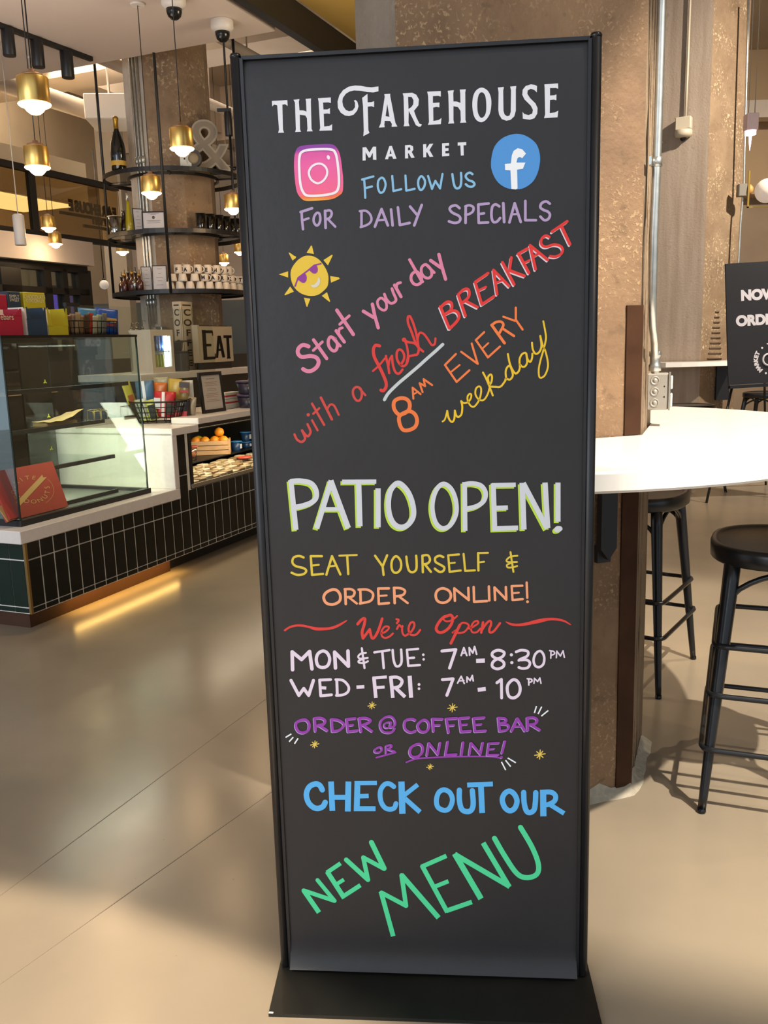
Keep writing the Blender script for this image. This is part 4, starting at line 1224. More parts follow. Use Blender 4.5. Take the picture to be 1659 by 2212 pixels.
# camera box on a thin conduit
e1 = (F1-F0).normalized(); ne = Vector((e1.y, -e1.x, 0))
def f1p(x, y, off=.03): d = ray(x, y); return O0 + d*((F0+ne*off-O0).dot(ne)/d.dot(ne))
q = f1p(1478, 275); sc_ = thing('security_camera', 'beige dome camera on a square box, hung from a thin conduit on the farther column', 'camera', (q.x, q.y, q.z-.12), math.atan2(e1.y, e1.x))
BEI = mat('beige plastic', 'B9AD97', .5)
MB().box(-.075, .075, -.06, .02, .09, .21, .008).build('junction_box', BEI, sc_)
MB().lathe([(.03, .015), (.075, .03), (.083, .05), (.083, .085), (.078, .09)], (0, -.02, 0), 22).build('housing', BEI, sc_)
MB().lathe([(.001, -.018), (.018, -.012), (.03, .003), (.034, .018)], (0, -.02, 0), 18).build('lens_dome', BLKG, sc_)
mb = MB(); mb.tube([f1p(1481, 252), f1p(1485, 160), f1p(1491, 0), f1p(1494, -90)], .012, 8); mb.build('conduit', BEI, sc_, True)
# thin conduit on the right edge of the farther column, with a small box
p_ = [PY(1617, 0, 9.3), PY(1614, 110, 9.3), PY(1609, 300, 9.3), PY(1607, 395, 9.3), PY(1605, 420, 9.3), PY(1600, 480, 9.3), PY(1596, 560, 9.3), PY(1592, 640, 9.3)]
cn = thing('thin_conduit', 'thin steel conduit along the right edge of the farther column with a small round box', 'conduit', (p_[4].x, p_[4].y, 1.5))
mb = MB(); mb.tube(p_, .013, 8); mb.build('pipe', GALV, cn, True)
q = PY(1606, 411, 9.25); mb = MB(); mb.box(-.055, .03, -.03, .05, -.06, .06, .006, Matrix.Translation(q)); mb.build('box', mat('dark grey box', '6B655B', .6), cn, True)
mb = MB(); mb.lathe([(.05, 0), (.05, .03), (.03, .05), (.004, .055)], (0, 0, 0), 14, Matrix.Translation(q+Vector((.03, -.02, 0))) @ Matrix.Rotation(math.pi/2, 4, 'Y')); mb.build('sounder', mat('amber plastic', 'B98A4A', .5), cn, True)

# ------------------------------------------------------------------ easel sign
EY = 7.35
q0 = PY(1590, 569, EY+.05); q1 = PY(1574, 832, EY-.05)
es = thing('easel_sign', 'black easel sign with white lettering starting NOW and ORDE at the right edge', 'sign', (q1.x+.36, EY, 0))
EM = mat('matt black board', '1F1E22', .55, 0, .08, 5)
zt_, zb2_ = q0.z, q1.z; tilt = math.atan2(.10, zt_-zb2_); eh = math.hypot(.10, zt_-zb2_)
ME = Matrix.Translation((q1.x-es.location.x, -.05, zb2_)) @ Matrix.Rotation(-.03, 4, 'Y') @ Matrix.Rotation(-tilt, 4, 'X')
mb = MB(); mb.box(0, .72, 0, .02, 0, eh, 0, ME); mb.build('board', EM, es)
def etext(txt, xpx, ypx, hpx, name='lettering', align='LEFT'):
    q = PY(xpx, ypx, EY); lx = q.x-q1.x; f = (q.z-zb2_)/(zt_-zb2_); mb = MB(); h = hpx*EY/FPX
    text_mesh(txt, h*1.42, ME @ Matrix.Translation((lx, -.0015, f*eh)) @ Matrix.Rotation(math.pi/2, 4, 'X'), mb, align, .007); mb.build(name, mat('white print', 'E4DEE2', .6), es)
etext('NOW', 1608, 649, 20); etext('ORDER', 1594, 704, 20)
cq = PY(1661, 779, EY); R_ = 26*EY/FPX
rt_ = '\u2022 MARKET \u2022 THE FAREHOUSE '
mb = MB()
for i, ch in enumerate(rt_):
    if ch == ' ': continue
    an = math.radians(252)-i*2*math.pi/len(rt_)
    lx = cq.x-q1.x; f = (cq.z-zb2_)/(zt_-zb2_)
    text_mesh(ch, .045, ME @ Matrix.Translation((lx+R_*math.cos(an), -.0015, f*eh+R_*math.sin(an))) @ Matrix.Rotation(math.pi/2, 4, 'X') @ Matrix.Rotation(an-math.pi/2, 4, 'Z'), mb, 'CENTER', .003)
mb.build('round_lettering', mat('white print', 'E4DEE2'), es)
mb = MB(); pts = []
lx = cq.x-q1.x; f = (cq.z-zb2_)/(zt_-zb2_)
for k in range(19):
    an = math.radians(60+k*15); pts.append(ME @ Vector((lx-.012+.045*math.cos(an), -.002, f*eh-.0+.045*math.sin(an))))
mb.tube(pts, .008, 5); mb.build('emblem', mat('white print', 'E4DEE2'), es)
for (xt, yt, xf, yf) in ((1582, 833, 1508, 1075), (1700, 833, 1740, 1080)):
    a = PY(xt, yt, EY-.02); b = PZ(xf, yf, .01); b = Vector((b.x, EY-.12, .0)); mb = MB(); mb.tube([b, a], .011, 8); mb.build('leg', BLK, es, True)
b = PZ(1625, 1037, 0); mb = MB(); mb.tube([Vector((b.x, b.y-.3, 0)), PY(1650, 700, EY+.1)], .010, 8); mb.build('rear_leg', BLK, es, True)
mb = MB(); mb.box(0, .72, -.035, .015, -.03, -.005, 0, ME); mb.build('ledge', BLK, es)

# ------------------------------------------------------------------ far right: lamps and beam
p = PY(1657, 412, 7.9)
t = thing('globe_lamp', 'white globe lamp held in a thin square brass frame at the right edge', 'lamp', (p.x, p.y, p.z-.11))
MB().sphere((0, 0, .11), .10, 22).build('globe', mat('opal glass warm', 'DCC9B8', .3, emit=.35), t)
mb = MB()
for a, b in (((-.155, 0, .27), (-.16, 0, -.02)), ((-.16, 0, -.02), (.2, 0, -.02)), ((.2, 0, -.02), (.2, 0, .55)), ): mb.box(min(a[0], b[0])-.005, max(a[0], b[0])+.005, -.005, .005, min(a[2], b[2])-.005, max(a[2], b[2])+.005)
mb.box(.195, .205, -.005, .005, .5, 1.9); mb.build('brass_frame', mat('thin brass', 'C7A04E', .3, .9), t)
p = PY(1622, 268, 6.0)
t = thing('tube_pendant', 'small square pinkish pendant lamp glowing beside the farther column', 'lamp', (p.x, p.y, p.z-.07))
MB().box(-.036, .036, -.036, .036, .03, .13, .003).build('shade', mat('pink white shade', 'D8B9B4', .5), t)
MB().lathe([(.001, -.09), (.006, -.05), (.010, 0), (.034, .004), (.034, .03)], n=14).build('glow_tube', mat('pink glow', 'FFD0E8', .4, emit=3.0), t)
for dx in (-.018, .022): MB().tube([(dx, 0, .13), (dx, 0, 2.4)], .003, 5).build('cord', mat('pale cord', 'A89A86', .6), t)
a = PY(1600, 238, 12.8); struct(MB().box(3.5, 7.9, 12.7, 12.95, a.z-.12, a.z+.10).build('trim_10', BEAMW))
struct(MB().box(3.9, 7.9, 13.2, 13.9, 3.3, 5.2).build('trim_11', mat('tan bulkhead', 'B59A78', .85, 0, .05, 2)))
struct(MB().box(4.3, 7.9, 13.6, 13.9, 0, 3.3).build('trim_12', mat('brown panel wall', '97826A', .6, 0, .12, 2)))

# ================================================================== the counter at left
def PU(x, y, u):          # seen point on plane u = const, counter coordinates
    d = ray(x, y); q = O0 + d*((u-(O0-T0).dot(CD))/d.dot(CD)); return CL(q)
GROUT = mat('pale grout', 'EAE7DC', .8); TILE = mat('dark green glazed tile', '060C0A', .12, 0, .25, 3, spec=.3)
TILEG = mat('green glazed tile with painted daylight', '0C241B', .12, 0, .25, 3, spec=.4)  # same tile as the front, daylight on the end face put into its colour
dc = thing('service_counter', 'low white topped cafe counter clad in dark green tiles, turning up to a worktop', 'counter', CW(0, 0, 0), CROT)
UE = 2.75
MB().box(.004, 1.30, .004, .95, .098, .46).box(1.30, 1.425, .004, .95, .098, .872).box(1.425, UE, .004, .95, .098, .50).build('tiled_base', GROUT, dc)
tm = {}
def tile(x0, x1, z0, z1, side=False, m=TILE):
    w_, h_ = round(x1-x0, 3), round(z1-z0, 3); key = (w_, h_, side, m.name)
    if key not in tm:
        b = MB()
        if side: b.box(-.0012, .005, -w_/2, w_/2, 0, h_, .0015)
        else: b.box(-w_/2, w_/2, -.0012, .005, 0, h_, .0015)
        o = b.build('tile', m, dc); tm[key] = o.data
    else: o = bpy.data.objects.new('tile', tm[key]); SC.collection.objects.link(o); o.parent = dc
    o.location = (0, (x0+x1)/2, z0) if side else ((x0+x1)/2, 0, z0)
P_ = .0925; g = .011
k = 0; u = .014
rows1 = [(.103, .127), (.133, .370), (.377, .458)]
while u < UE-.02:
    u1 = min(u+P_-g, UE); seg2 = u > 1.40
    for i, (z0, z1) in enumerate(rows1):
        if i == 2 and seg2: z1 = .497
        if i == 2 and 1.29 < u < 1.40: z1 = .597
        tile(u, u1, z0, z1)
    if 1.29 < u < 1.40: tile(u, u1, .604, .870)
    u += P_
vv = .018
while vv < .9:
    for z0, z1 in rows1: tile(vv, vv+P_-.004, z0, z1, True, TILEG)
    vv += P_
MB().box(-.004, .010, -.004, .010, .10, .46).build('corner_trim', mat('brass corner strip', '9A7B48', .35, .8), dc)
KICK = mat('brown kick plate', '4E3222', .45, .3, .1, 6)
MB().box(.067, 1.26, .085, .095, 0, .10).box(.067, .077, .095, .9, 0, .10).build('kick_plate', KICK, dc)
MB().box(1.26, UE, .12, .14, 0, .10).build('kick_plate', mat('dark kick plate', '1C1A18', .6), dc)
MB().box(.35, 1.24, .03, .045, .0945, .0975).build('led_strip', mat('amber led', 'FFB347', .5, emit=2.2), dc)
l = area('led_glow', CW(.80, .035, .093), CW(.80, .075, 0), .95, 1.6, (1, .60, .16), .02); l.rotation_euler = Matrix.Rotation(CROT, 3, 'Z').to_euler()
# white slabs: ledge, upright panel, worktop
MB().box(-.03, 1.30, -.008, .95, .462, .527, .003).build('ledge_slab', WHT, dc)
MB().box(1.255, 1.303, -.006, .95, .527, .872, .003).build('upright_panel', WHT, dc)
MB().box(1.255, 1.54, -.008, .235, .856, .902, .003).box(1.255, 2.0, .235, .98, .856, .902, .003).build('worktop', WHT, dc)

# ------------------------------------------------------------------ glass display case on the ledge
gc = thing('display_case', 'empty glass pastry display case with black shelves on the white ledge', 'display case', CW(0, 0, .527), CROT)
u0, u1, v0, v1 = .075, 1.105, .085, .78
z = lambda a: a-.527
MB().box(u0-.01, u1+.01, v0-.012, v0+.02, 0, .030).box(u0-.01, u1+.01, v1-.02, v1, 0, .030).box(u0-.01, u0+.02, v0, v1, 0, .030).box(u1-.02, u1+.01, v0, v1, 0, .030).build('base_frame', BLK, gc)
MB().box(u0+.02, u1-.02, v0+.02, v1-.02, 0, .012).build('deck', mat('grey deck', '5B5E5A', .35), gc)
MB().box(u0-.004, u1+.004, v0-.004, v1, z(1.455), z(1.468)).build('top_panel', BLKG, gc)
MB().box(u0, u1, v0, v0+.006, .030, z(1.455)).build('front_pane', GLASS, gc)
MB().box(u0, u0+.006, v0+.006, v1, .030, z(1.455)).build('side_pane', glass_mat('side pane glass', 'C6DDE0', op=.22), gc)
MB().box(u1-.006, u1, v0+.006, v1, .030, z(1.455)).build('side_pane', GLASS, gc)
EDGE = mat('dark glass edge', '20302C', .2)
for (a, b) in ((u0, v0), (u1-.005, v0)): MB().box(a-.002, a+.005, b-.002, b+.006, .03, z(1.456)).build('edge_seam', EDGE, gc)
MB().box(u0+.02, .50, v1-.03, v1-.015, .03, z(1.455)).build('rear_door', mat('dark sliding door', '16130F', .3), gc)
MB().box(.86, u1-.01, v1-.03, v1-.015, .03, z(1.455)).build('rear_pane', glass_mat('smoky glass', '6A7470', op=.06), gc)
MB().box(u0+.01, .45, v0+.02, v0+.10, z(1.43), z(1.453)).build('light_bar', BLK, gc)
for vf, zz, ue in ((.11, 1.19, 1.03), (.28, .972, 1.0), (.26, .757, 1.04)):
    MB().box(u0+.03, ue, vf, vf+.020, z(zz)-.012, z(zz)+.010).build('shelf_rail', BLK, gc)
    MB().box(u0+.03, ue-.01, vf+.02, v1-.05, z(zz), z(zz)+.006).build('glass_shelf', GLASS, gc)
MB().box(.40, 1.02, .24, .255, .012, .034).build('inner_rail', BLK, gc)
YS = mat('yellow sticker', 'D8D83A', .6)
for x_, y_, vf in ((97, 825, .105), (105, 899, .275), (111, 969, .255)):
    q = PV(x_, y_, vf); b = MB()
    for an in (0, 2.1, 4.2): b.box(-.003, .003, -.0005, 0, 0, .012, 0, Matrix.Translation((q.x, q.y-.001, z(q.z))) @ Matrix.Rotation(an, 4, 'Y'))
    b.build('sticker', YS, gc)
l = area('case_strip', CW(.62, .16, 1.425), CW(.62, .30, .6), .9, 9, (1, .96, .78), .03); l.rotation_euler = (Matrix.Rotation(CROT, 3, 'Z') @ Matrix.Rotation(.35, 3, 'X')).to_euler()
l = area('case_low_strip', CW(.66, .45, .745), CW(.66, .45, .5), .8, 6, (1, .96, .76), .2); l.rotation_euler = (0, -1.0, 0); l.rotation_euler = (Matrix.Rotation(CROT, 3, 'Z') @ Matrix.Rotation(-.9, 3, 'Y')).to_euler()

# red boxes leaning in the case
def prism_q(mb, q, t):
    """thick sheet from 4 corners"""
    n = (q[1]-q[0]).cross(q[3]-q[0]).normalized()*t; vs = q+[p+n for p in q]
    mb.add(vs, [(0, 1, 2, 3), (7, 6, 5, 4), (0, 4, 5, 1), (1, 5, 6, 2), (2, 6, 7, 3), (3, 7, 4, 0)]); return mb
RED = mat('red card', 'A93A2E', .5, 0, .05, 5)
def wl(p): return CW(p.x, p.y, p.z)
bl, br_ = PV(20, 1114, .125), PV(147, 1083, .125); tr2, tl = PU(113, 996, 0), None
q = [Vector((bl.x, .125, .562)), Vector((br_.x, .125, .562)), Vector((br_.x+.0, .125+.17, .562+.0)), Vector((bl.x, .295, .562))]
ztop_ = PV(113, 996, .23).z; ut = PV(113, 996, .23).x; utl = PV(-30, 1022, .23).x
q = [Vector((bl.x, .125, .560)), Vector((br_.x, .125, .560)), Vector((ut, .23, ztop_)), Vector((bl.x-.01, .23, ztop_))]
rb = thing('red_box', 'red cardboard doughnut box with gold print leaning in the glass case', 'box', wl(Vector(((bl.x+br_.x)/2, .16, .558))), CROT)
b = MB(); prism_q(b, [wl(p) for p in q][::-1], .03); b.build('box_body', RED, rb, True)
e1_ = (q[1]-q[0]); w_r = e1_.length; e1_.normalize(); e2_ = (q[3]-q[0]); h_r = e2_.length; e2_.normalize(); e3_ = e1_.cross(e2_).normalized()
MR = Matrix.Translation(T0) @ Matrix.Rotation(CROT, 4, 'Z') @ Matrix(((e1_.x, e2_.x, e3_.x, q[0].x), (e1_.y, e2_.y, e3_.y, q[0].y), (e1_.z, e2_.z, e3_.z, q[0].z), (0, 0, 0, 1)))
GOLD = mat('gold print', 'C99A5E', .6)
mb = MB(); cx, cy, R2 = w_r*.47, h_r*.52, min(w_r*.30, h_r*.34)
cx, cy = w_r*.53, h_r*.50; R2 = h_r*.27; SX = min(2.3, w_r*.29/R2)
for i, ch in enumerate('DO-RITE'):
    an = math.radians(195-i*22); text_mesh(ch, R2*.42, MR @ Matrix.Translation((cx+R2*.82*math.cos(an)*SX, cy+R2*.82*math.sin(an), .0012)) @ Matrix.Diagonal((SX, 1, 1, 1)) @ Matrix.Rotation(an-math.pi/2, 4, 'Z'), mb)
for i, ch in enumerate('DONUTS'):
    an = math.radians(235+i*24); text_mesh(ch, R2*.42, MR @ Matrix.Translation((cx+R2*1.05*math.cos(an)*SX, cy+R2*1.05*math.sin(an), .0012)) @ Matrix.Diagonal((SX, 1, 1, 1)) @ Matrix.Rotation(an+math.pi/2, 4, 'Z'), mb)
mb.build('print', GOLD, rb, True)
mb = MB(); MBn = MR @ Matrix.Translation((cx, cy, .0016)) @ Matrix.Diagonal((SX, 1, 1, 1)) @ Matrix.Rotation(math.radians(38), 4, 'Z')
mb.add([MBn @ Vector(p) for p in ((-R2*1.35, -R2*.16, 0), (R2*1.35, -R2*.16, 0), (R2*1.2, 0, 0), (R2*1.35, R2*.16, 0), (-R2*1.35, R2*.16, 0), (-R2*1.2, 0, 0))], [(0, 1, 2, 3, 4, 5)])
for rr_, a0_, a1_ in ((R2*1.28, -70, 30),):
    pts = [(cx+rr_*SX*math.cos(math.radians(a)), cy+rr_*math.sin(math.radians(a))) for a in range(a0_, a1_, 8)]
    for i in range(len(pts)-1):
        (xa_, ya_), (xb_, yb_) = pts[i], pts[i+1]; mb.add([MR @ Vector(p) for p in ((xa_, ya_, .0012), (xb_, yb_, .0012), (xb_*.985+cx*.015, yb_*.985+cy*.015, .0012), (xa_*.985+cx*.015, ya_*.985+cy*.015, .0012))], [(0, 1, 2, 3)])
mb.build('banner_print', GOLD, rb, True)
q2 = [Vector((.10, .13, .56)), Vector((bl.x-.015, .13, .56)), Vector((bl.x-.03, .24, ztop_-.01)), Vector((.10, .24, ztop_-.01))]
rb2 = thing('red_box', 'second red cardboard box with a tan edge, behind the left end of the first', 'box', wl(Vector((.13, .2, .558))), CROT)
b = MB(); prism_q(b, [wl(p) for p in q2][::-1], .03); b.build('box_body', RED, rb2, True)
q3 = [Vector((.10, .122, .56)), Vector((bl.x-.02, .122, .56)), Vector((bl.x-.05, .15, .64)), Vector((.10, .15, .64))]
b = MB(); prism_q(b, [wl(p) for p in q3][::-1], .006); b.build('tan_flap', mat('tan card', 'B8925F', .7), rb2, True)
# brown paper and slips on the middle shelf, wire stand
pt = thing('paper_bag', 'flattened brown paper bag lying on the middle shelf of the glass case', 'bag', CW(.70, .37, .997), CROT)
mb = MB(); vs = []
for i in range(7):
    for j in range(4): vs.append((-.14+.28*i/6, -.08+.13*j/3, .004+.055*max(0, (i-2)/4)**1.5*(1-.15*j)+.004*((i+j) % 2)))
mb.add(vs, [(i*4+j, i*4+j+1, i*4+j+5, i*4+j+4)[::-1] for i in range(6) for j in range(3)], True); mb.build('paper', mat('kraft paper', 'A98F62', .8, 0, .1, 20), pt)
tag(cbox(MB(), .55, .80, .31, .40, .9795, .996).build('card_box', mat('kraft card', '9A7B52', .8)), 'flat brown card tray under the paper bag', 'tray')
ws = thing('wire_stand', 'small brass wire stand on the middle shelf at the right of the case', 'stand', CW(.93, .27, .980), CROT)
mb = MB()
for dx in (-.06, 0, .06): mb.tube([(dx, -.02, .001), (dx, -.02, .055), (dx+.02, .04, .062), (dx+.02, .04, .001)], .0018, 5)
mb.tube([(-.06, -.02, .055), (.06, -.02, .055)], .0018, 5); mb.tube([(-.04, .04, .062), (.08, .04, .062)], .0018, 5); mb.build('wire', mat('brass wire', 'A8965A', .4, .7), ws)
# white stand block and cups seen behind the case
def cobj(name, label, cat, u, v, z, build, group=None, rz=0):
    t = thing(name, label, cat, CW(u, v, z), CROT+rz, group); build(t); return t
bb = thing('back_counter', 'pale wooden back counter behind the glass display case', 'counter', CW(1.35, 1.62, 0), CROT)
MB().box(-1.1, .42, -.30, .3, 1.10, 1.14).build('counter_top', mat('pale wood', 'B79A72', .5, 0, .1, 6), bb)
MB().box(-1.1, .42, -.27, .3, 0, 1.10).build('cabinet', mat('dark cabinet', '1A1714', .5), bb)
tag(MB().lathe([(.043, 0), (.047, .30), (.047, .42), (.044, .425)], CW(1.02, 1.42, 1.14), 20).build('paper_cup_stack', mat('cream paper cup', 'D8CBA8', .6)), 'tall stack of cream paper cups standing behind the glass case', 'cups')
def mug_mesh(t, m_, r=.04, h=.082, handle=True, inv=False):
    pr = [(r*.86, 0), (r*.95, .004), (r, .02), (r, h), (r*.93, h), (r*.92, .012), (.001, .008)]
    if inv: pr = [(r, 0), (r*.98, .01), (r*.78, h-.006), (r*.72, h), (r*.6, h), (r*.55, h-.004), (.001, h-.004)]
    MB().lathe(pr, n=20).build('body', m_, t)
    if handle:
        pts = [(r*.95+.022*math.sin(a), 0, h*.5-.024*math.cos(a)) for a in [math.pi*i/8 for i in range(9)]]
        MB().tube(pts, .0042, 6).build('handle', m_, t)
CUPW = mat('white china', 'DDD3C6', .22)
t = thing('coffee_mug', 'white coffee mug on the back counter seen through the display case', 'mug', CW(.86, 1.40, 1.14), CROT-.6); mug_mesh(t, CUPW)
t = thing('espresso_machine', 'dark espresso machine behind the glass display case', 'machine', CW(1.45, 1.55, 1.14), CROT)
DK = mat('dark steel', '2B2C2A', .3, .6); STN = mat('brushed stainless', '8E8C84', .3, .9)
MB().box(-.22, .22, -.16, .2, .04, .12, .01).build('drip_base', DK, t); MB().box(-.22, .22, 0, .2, .12, .34, .01).build('rear_body', DK, t)
MB().box(-.22, .22, -.18, .2, .32, .42, .015).build('top_housing', STN, t)
for dx in (-.1, .1): MB().lathe([(.03, .27), (.034, .33)], (dx, -.09, 0), 14).build('group_head', STN, t); MB().tube([(dx, -.1, .29), (dx, -.24, .27)], .012, 8).build('portafilter', BLK, t)
for dx in (-.18, .18):
    for dy in (-.12, .16): MB().lathe([(.015, 0), (.015, .04)], (dx, dy, 0), 10).build('foot', BLK, t)
tag(cbox(MB(), .12, .50, 1.0, 1.25, 0, .80).build('white_cabinet', mat('white laminate', 'C9CCBC', .5)), 'white cabinet behind the lower left of the glass case', 'cabinet')
tag(cbox(MB(), .56, .68, 1.0, 1.12, 0, 1.52).build('dark_post', mat('black post', '14110E', .5)), 'thick dark post behind the glass display case', 'post')

# ------------------------------------------------------------------ cartons and basket on top of the case
ZT = 1.4685
def carton(label, xa, xb, yt, col, v, group, zb=ZT, inner='EDE6DA', cut=.45, full=False, txt=None):
    a = PV(xa, 722, v); b_ = PV(xb, 722, v); w = (b_.x-a.x); top = PV((xa+xb)/2, yt, v).z; h = top-zb; d = .12
    t = thing('display_carton', label, 'box', CW((a.x+b_.x)/2, v+d/2, zb), CROT, group); cm = mat('card '+col, col, .55, 0, .04, 8); im = mat('card '+inner, inner, .7)
    if full: MB().box(-w/2, w/2, -d/2, d/2, 0, h, .002).build('box_body', cm, t)
    else:
        MB().box(-w/2, w/2, d/2-.003, d/2, 0, h).build('back_panel', im, t)
        MB().box(-w/2, w/2, -d/2, -d/2+.003, 0, h*cut).build('front_panel', cm, t)
        MB().box(-w/2+.003, w/2-.003, -d/2+.003, d/2-.003, 0, .004).build('bottom_panel', cm, t)
        for sx in (-1, 1):
            x0_, x1_ = (sx*w/2, sx*w/2-sx*.003); b = MB(); pr = [(-d/2, 0), (d/2, 0), (d/2, h), (-d/2+.02, h), (-d/2, h*cut)]
            b.add([(x_, p[0], p[1]) for x_ in (x0_, x1_) for p in pr], [(0, 1, 2, 3, 4), (9, 8, 7, 6, 5)]+[(i, 5+i, 5+(i+1) % 5, (i+1) % 5) for i in range(5)]); b.build('side_panel', cm if sx > 0 else im, t)
        # slanted printed lugs of the front
        for sx in (-1, 1):
            b = MB(); b.add([(sx*w/2, -d/2-.001, h*cut-.002), (sx*w*.26, -d/2-.001, h*cut-.002), (sx*w*.44, -d/2-.001, h), (sx*w/2, -d/2-.001, h)], [(0, 1, 2, 3) if sx < 0 else (3, 2, 1, 0)]); b.build('front_lug', cm, t)
    if txt:
        b = MB()
        for s_, (tx, sz, zf) in enumerate(txt): text_mesh(tx, h*sz, Matrix.Translation((0, -d/2-.0022, h*zf)) @ Matrix.Rotation(math.pi/2, 4, 'X'), b)
        b.build('print', mat('pale print', 'D8D2C0', .6), t)
    return t
g1 = 'snack cartons on the glass case'
carton('crimson open display carton at the far left end of the glass case', -18, 51, 666, 'A5183A', .16, g1, txt=[("'ebars", .3, .58)], cut=.75)
carton('dark blue open display carton between the crimson and yellow ones', 61, 103, 664, '1D3A55', .16, g1, cut=.60)
carton('yellow green open display carton beside the wire snack basket', 105.5, 149, 666, 'B5AC22', .16, g1, cut=.35)
a = PV(30, 663, .29).z
def carton2(label, xa, xb, yt, yb, col, txt=None):
    q = PV(xa, yb, .32); q1_ = PV(xb, yb, .32); zt_ = PV((xa+xb)/2, yt, .32).z; h = zt_-ZT; w = q1_.x-q.x
    t = thing('display_carton', label, 'box', CW((q.x+q1_.x)/2, .36, ZT), CROT, g1)
    MB().box(-w/2, w/2, -.05, .05, 0, h, .004).build('box_body', mat('card '+col, col, .55, 0, .04, 8), t)
    if txt:
        b = MB()
        for tx, sz, zz_ in txt: text_mesh(tx, sz, Matrix.Translation((0, -.0512, zz_*h)) @ Matrix.Rotation(math.pi/2, 4, 'X'), b)
        b.build('print', mat('pale print', 'D8D2C0', .6), t)
carton2('tall crimson carton behind, at the far left edge', -16, 14, 636, 664, 'A5183A')
carton2('tall navy carton with white print behind the dark blue one', 15, 44, 630, 664, '22384A', [('SIMPLY', .022, .86), ('SWEET', .022, .78)])
carton2('tall yellow carton with pale print behind the dark blue and yellow ones', 50, 97, 632, 664, 'B5AC22', [('CHOCOLATE', .026, .86), ('COCONUT', .026, .77)])
def basket(name, label, loc, rz, rx, ry, h, flare, nv, nr, mt, r=.0022):
    t = thing(name, label, 'basket', loc, rz)
    mb = MB()
    def ringp(f, n=36): 
        S = superell(1, 1, .55, n); s_ = flare+(1-flare)*f; return [(x*rx*s_, y*ry*s_, .004+h*f) for x, y in S]
    for i in range(nr): mb.tube(ringp(i/(nr-1)), r*(1.8 if i == nr-1 else 1), 5, True)
    S0, S1 = ringp(0, nv), ringp(1, nv)
    for p, q in zip(S0, S1): mb.tube([p, q], r, 5)
    for k in range(1, nv//4): mb.tube([S0[k], S0[(nv//2-k) % nv]], r, 4); 
    mb.build('wire_frame', mt, t); mb = MB()
    return t
WIRE = mat('dark wire', '15130F', .45, .4)
q = PV(207, 720, .22); bk = basket('wire_basket', 'dark wire basket of snack bars on top of the glass case', CW(.89, .25, ZT), CROT, .22, .07, .075, .95, 24, 3, WIRE)
def pouch(name, label, cat, loc, rz, w, h, th, col, tilt=0, roll=0, group=None, band=None, crimp=True, txt=None, seal=None):
    t = thing(name, label, cat, loc, rz, group); m_ = mat('film '+col, col, .32, 0, .08, 14, .25, 25)
    nx, nz = 6, 8; vs = []; fs = []
    MM = Matrix.Rotation(tilt, 4, 'X') @ Matrix.Rotation(roll, 4, 'Y')
    for sd in (-1, 1):
        for j in range(nz+1):
            for i in range(nx+1):
                x = -w/2+w*i/nx; f = j/nz; bul = math.sin(math.pi*i/nx)**.6*(math.sin(math.pi*min(f*1.1, 1)))**.5 if 0 < i < nx and 0 < j < nz else 0
                vs.append(MM @ Vector((x, sd*(.0012+th/2*bul), h*f)))
    o_ = (nx+1)*(nz+1)
    for j in range(nz):
        for i in range(nx):
            a = j*(nx+1)+i; fs.append((a, a+1, a+nx+2, a+nx+1)); fs.append((o_+a+nx+1, o_+a+nx+2, o_+a+1, o_+a))
    bd = [i for i in range(nx+1)]+[j*(nx+1)+nx for j in range(1, nz+1)]+[nz*(nx+1)+i for i in range(nx-1, -1, -1)]+[j*(nx+1) for j in range(nz-1, 0, -1)]
    for i in range(len(bd)): a, b = bd[i], bd[(i+1) % len(bd)]; fs.append((a, o_+a, o_+b, b))
    mb = MB(); mb.add(vs, fs, True); mb.build('wrapper', m_, t)
    y_ = -th/2-.003
    if band:
        for (c_, x0, x1, z0, z1) in band:
            b = MB(); b.box(x0*w, x1*w, y_-.001, y_, z0*h, z1*h, 0, MM); b.build('label_band', mat('film '+c_, c_, .5), t)
    if txt:
        b = MB(); text_mesh(txt[0], txt[1], MM @ Matrix.Translation((0, y_-.002, h*txt[2])) @ Matrix.Rotation(math.pi/2, 4, 'X'), b); b.build('print', mat('film '+txt[3], txt[3], .5), t)
    return t
cols = [('brown striped', '6B4F3B'), ('silver brown', '8A7A68'), ('beige', '9C8A6C'), ('tan', '8B6F50'), ('dark brown', '4B3626'), ('red', 'A63322'), ('cream', 'A8A58C'), ('pale green', '8FA08A'), ('grey', '6F706A'), ('brown blue', '5A6272')]
for k, (nm, c_) in enumerate(cols):
    uu = .71+k*.037; pouch('snack_bar', ['brown snack bar first from the left in the case-top basket', 'silver brown snack bar second from left in the case-top basket', 'beige snack bar third from left in the case-top basket', 'tan snack bar fourth from left in the case-top basket', 'dark brown snack bar left of the red one in the case-top basket', 'red snack bar standing in the case-top basket', 'cream snack bar right of the red one in the case-top basket', 'pale green snack bar in the case-top basket', 'grey snack bar in the case-top basket under the blue bags', 'blue grey snack bar at the right end of the case-top basket'][k], 'snack bar',
        CW(uu, .235+.01*(k % 2), ZT+.006), CROT+.1*(k % 3-1), .045, .105+.008*(k % 3), .012, c_, .12, .05*(k % 2), 'snack bars in the case-top basket')
pouch('snack_bag', 'light blue snack bag standing at the back of the case-top basket', 'bag', CW(.94, .285, ZT+.03), CROT-.3, .13, .125, .03, '3E7FA8', -.05, .06)
pouch('snack_bag', 'royal blue snack bag leaning at the right end of the case-top basket', 'bag', CW(1.04, .24, ZT+.006), CROT-.4, .14, .15, .04, '1E4C9C', -.1, .12, band=[('B58C4A', -.3, .35, .45, .62), ('7A2F2A', -.25, .3, .3, .4)])

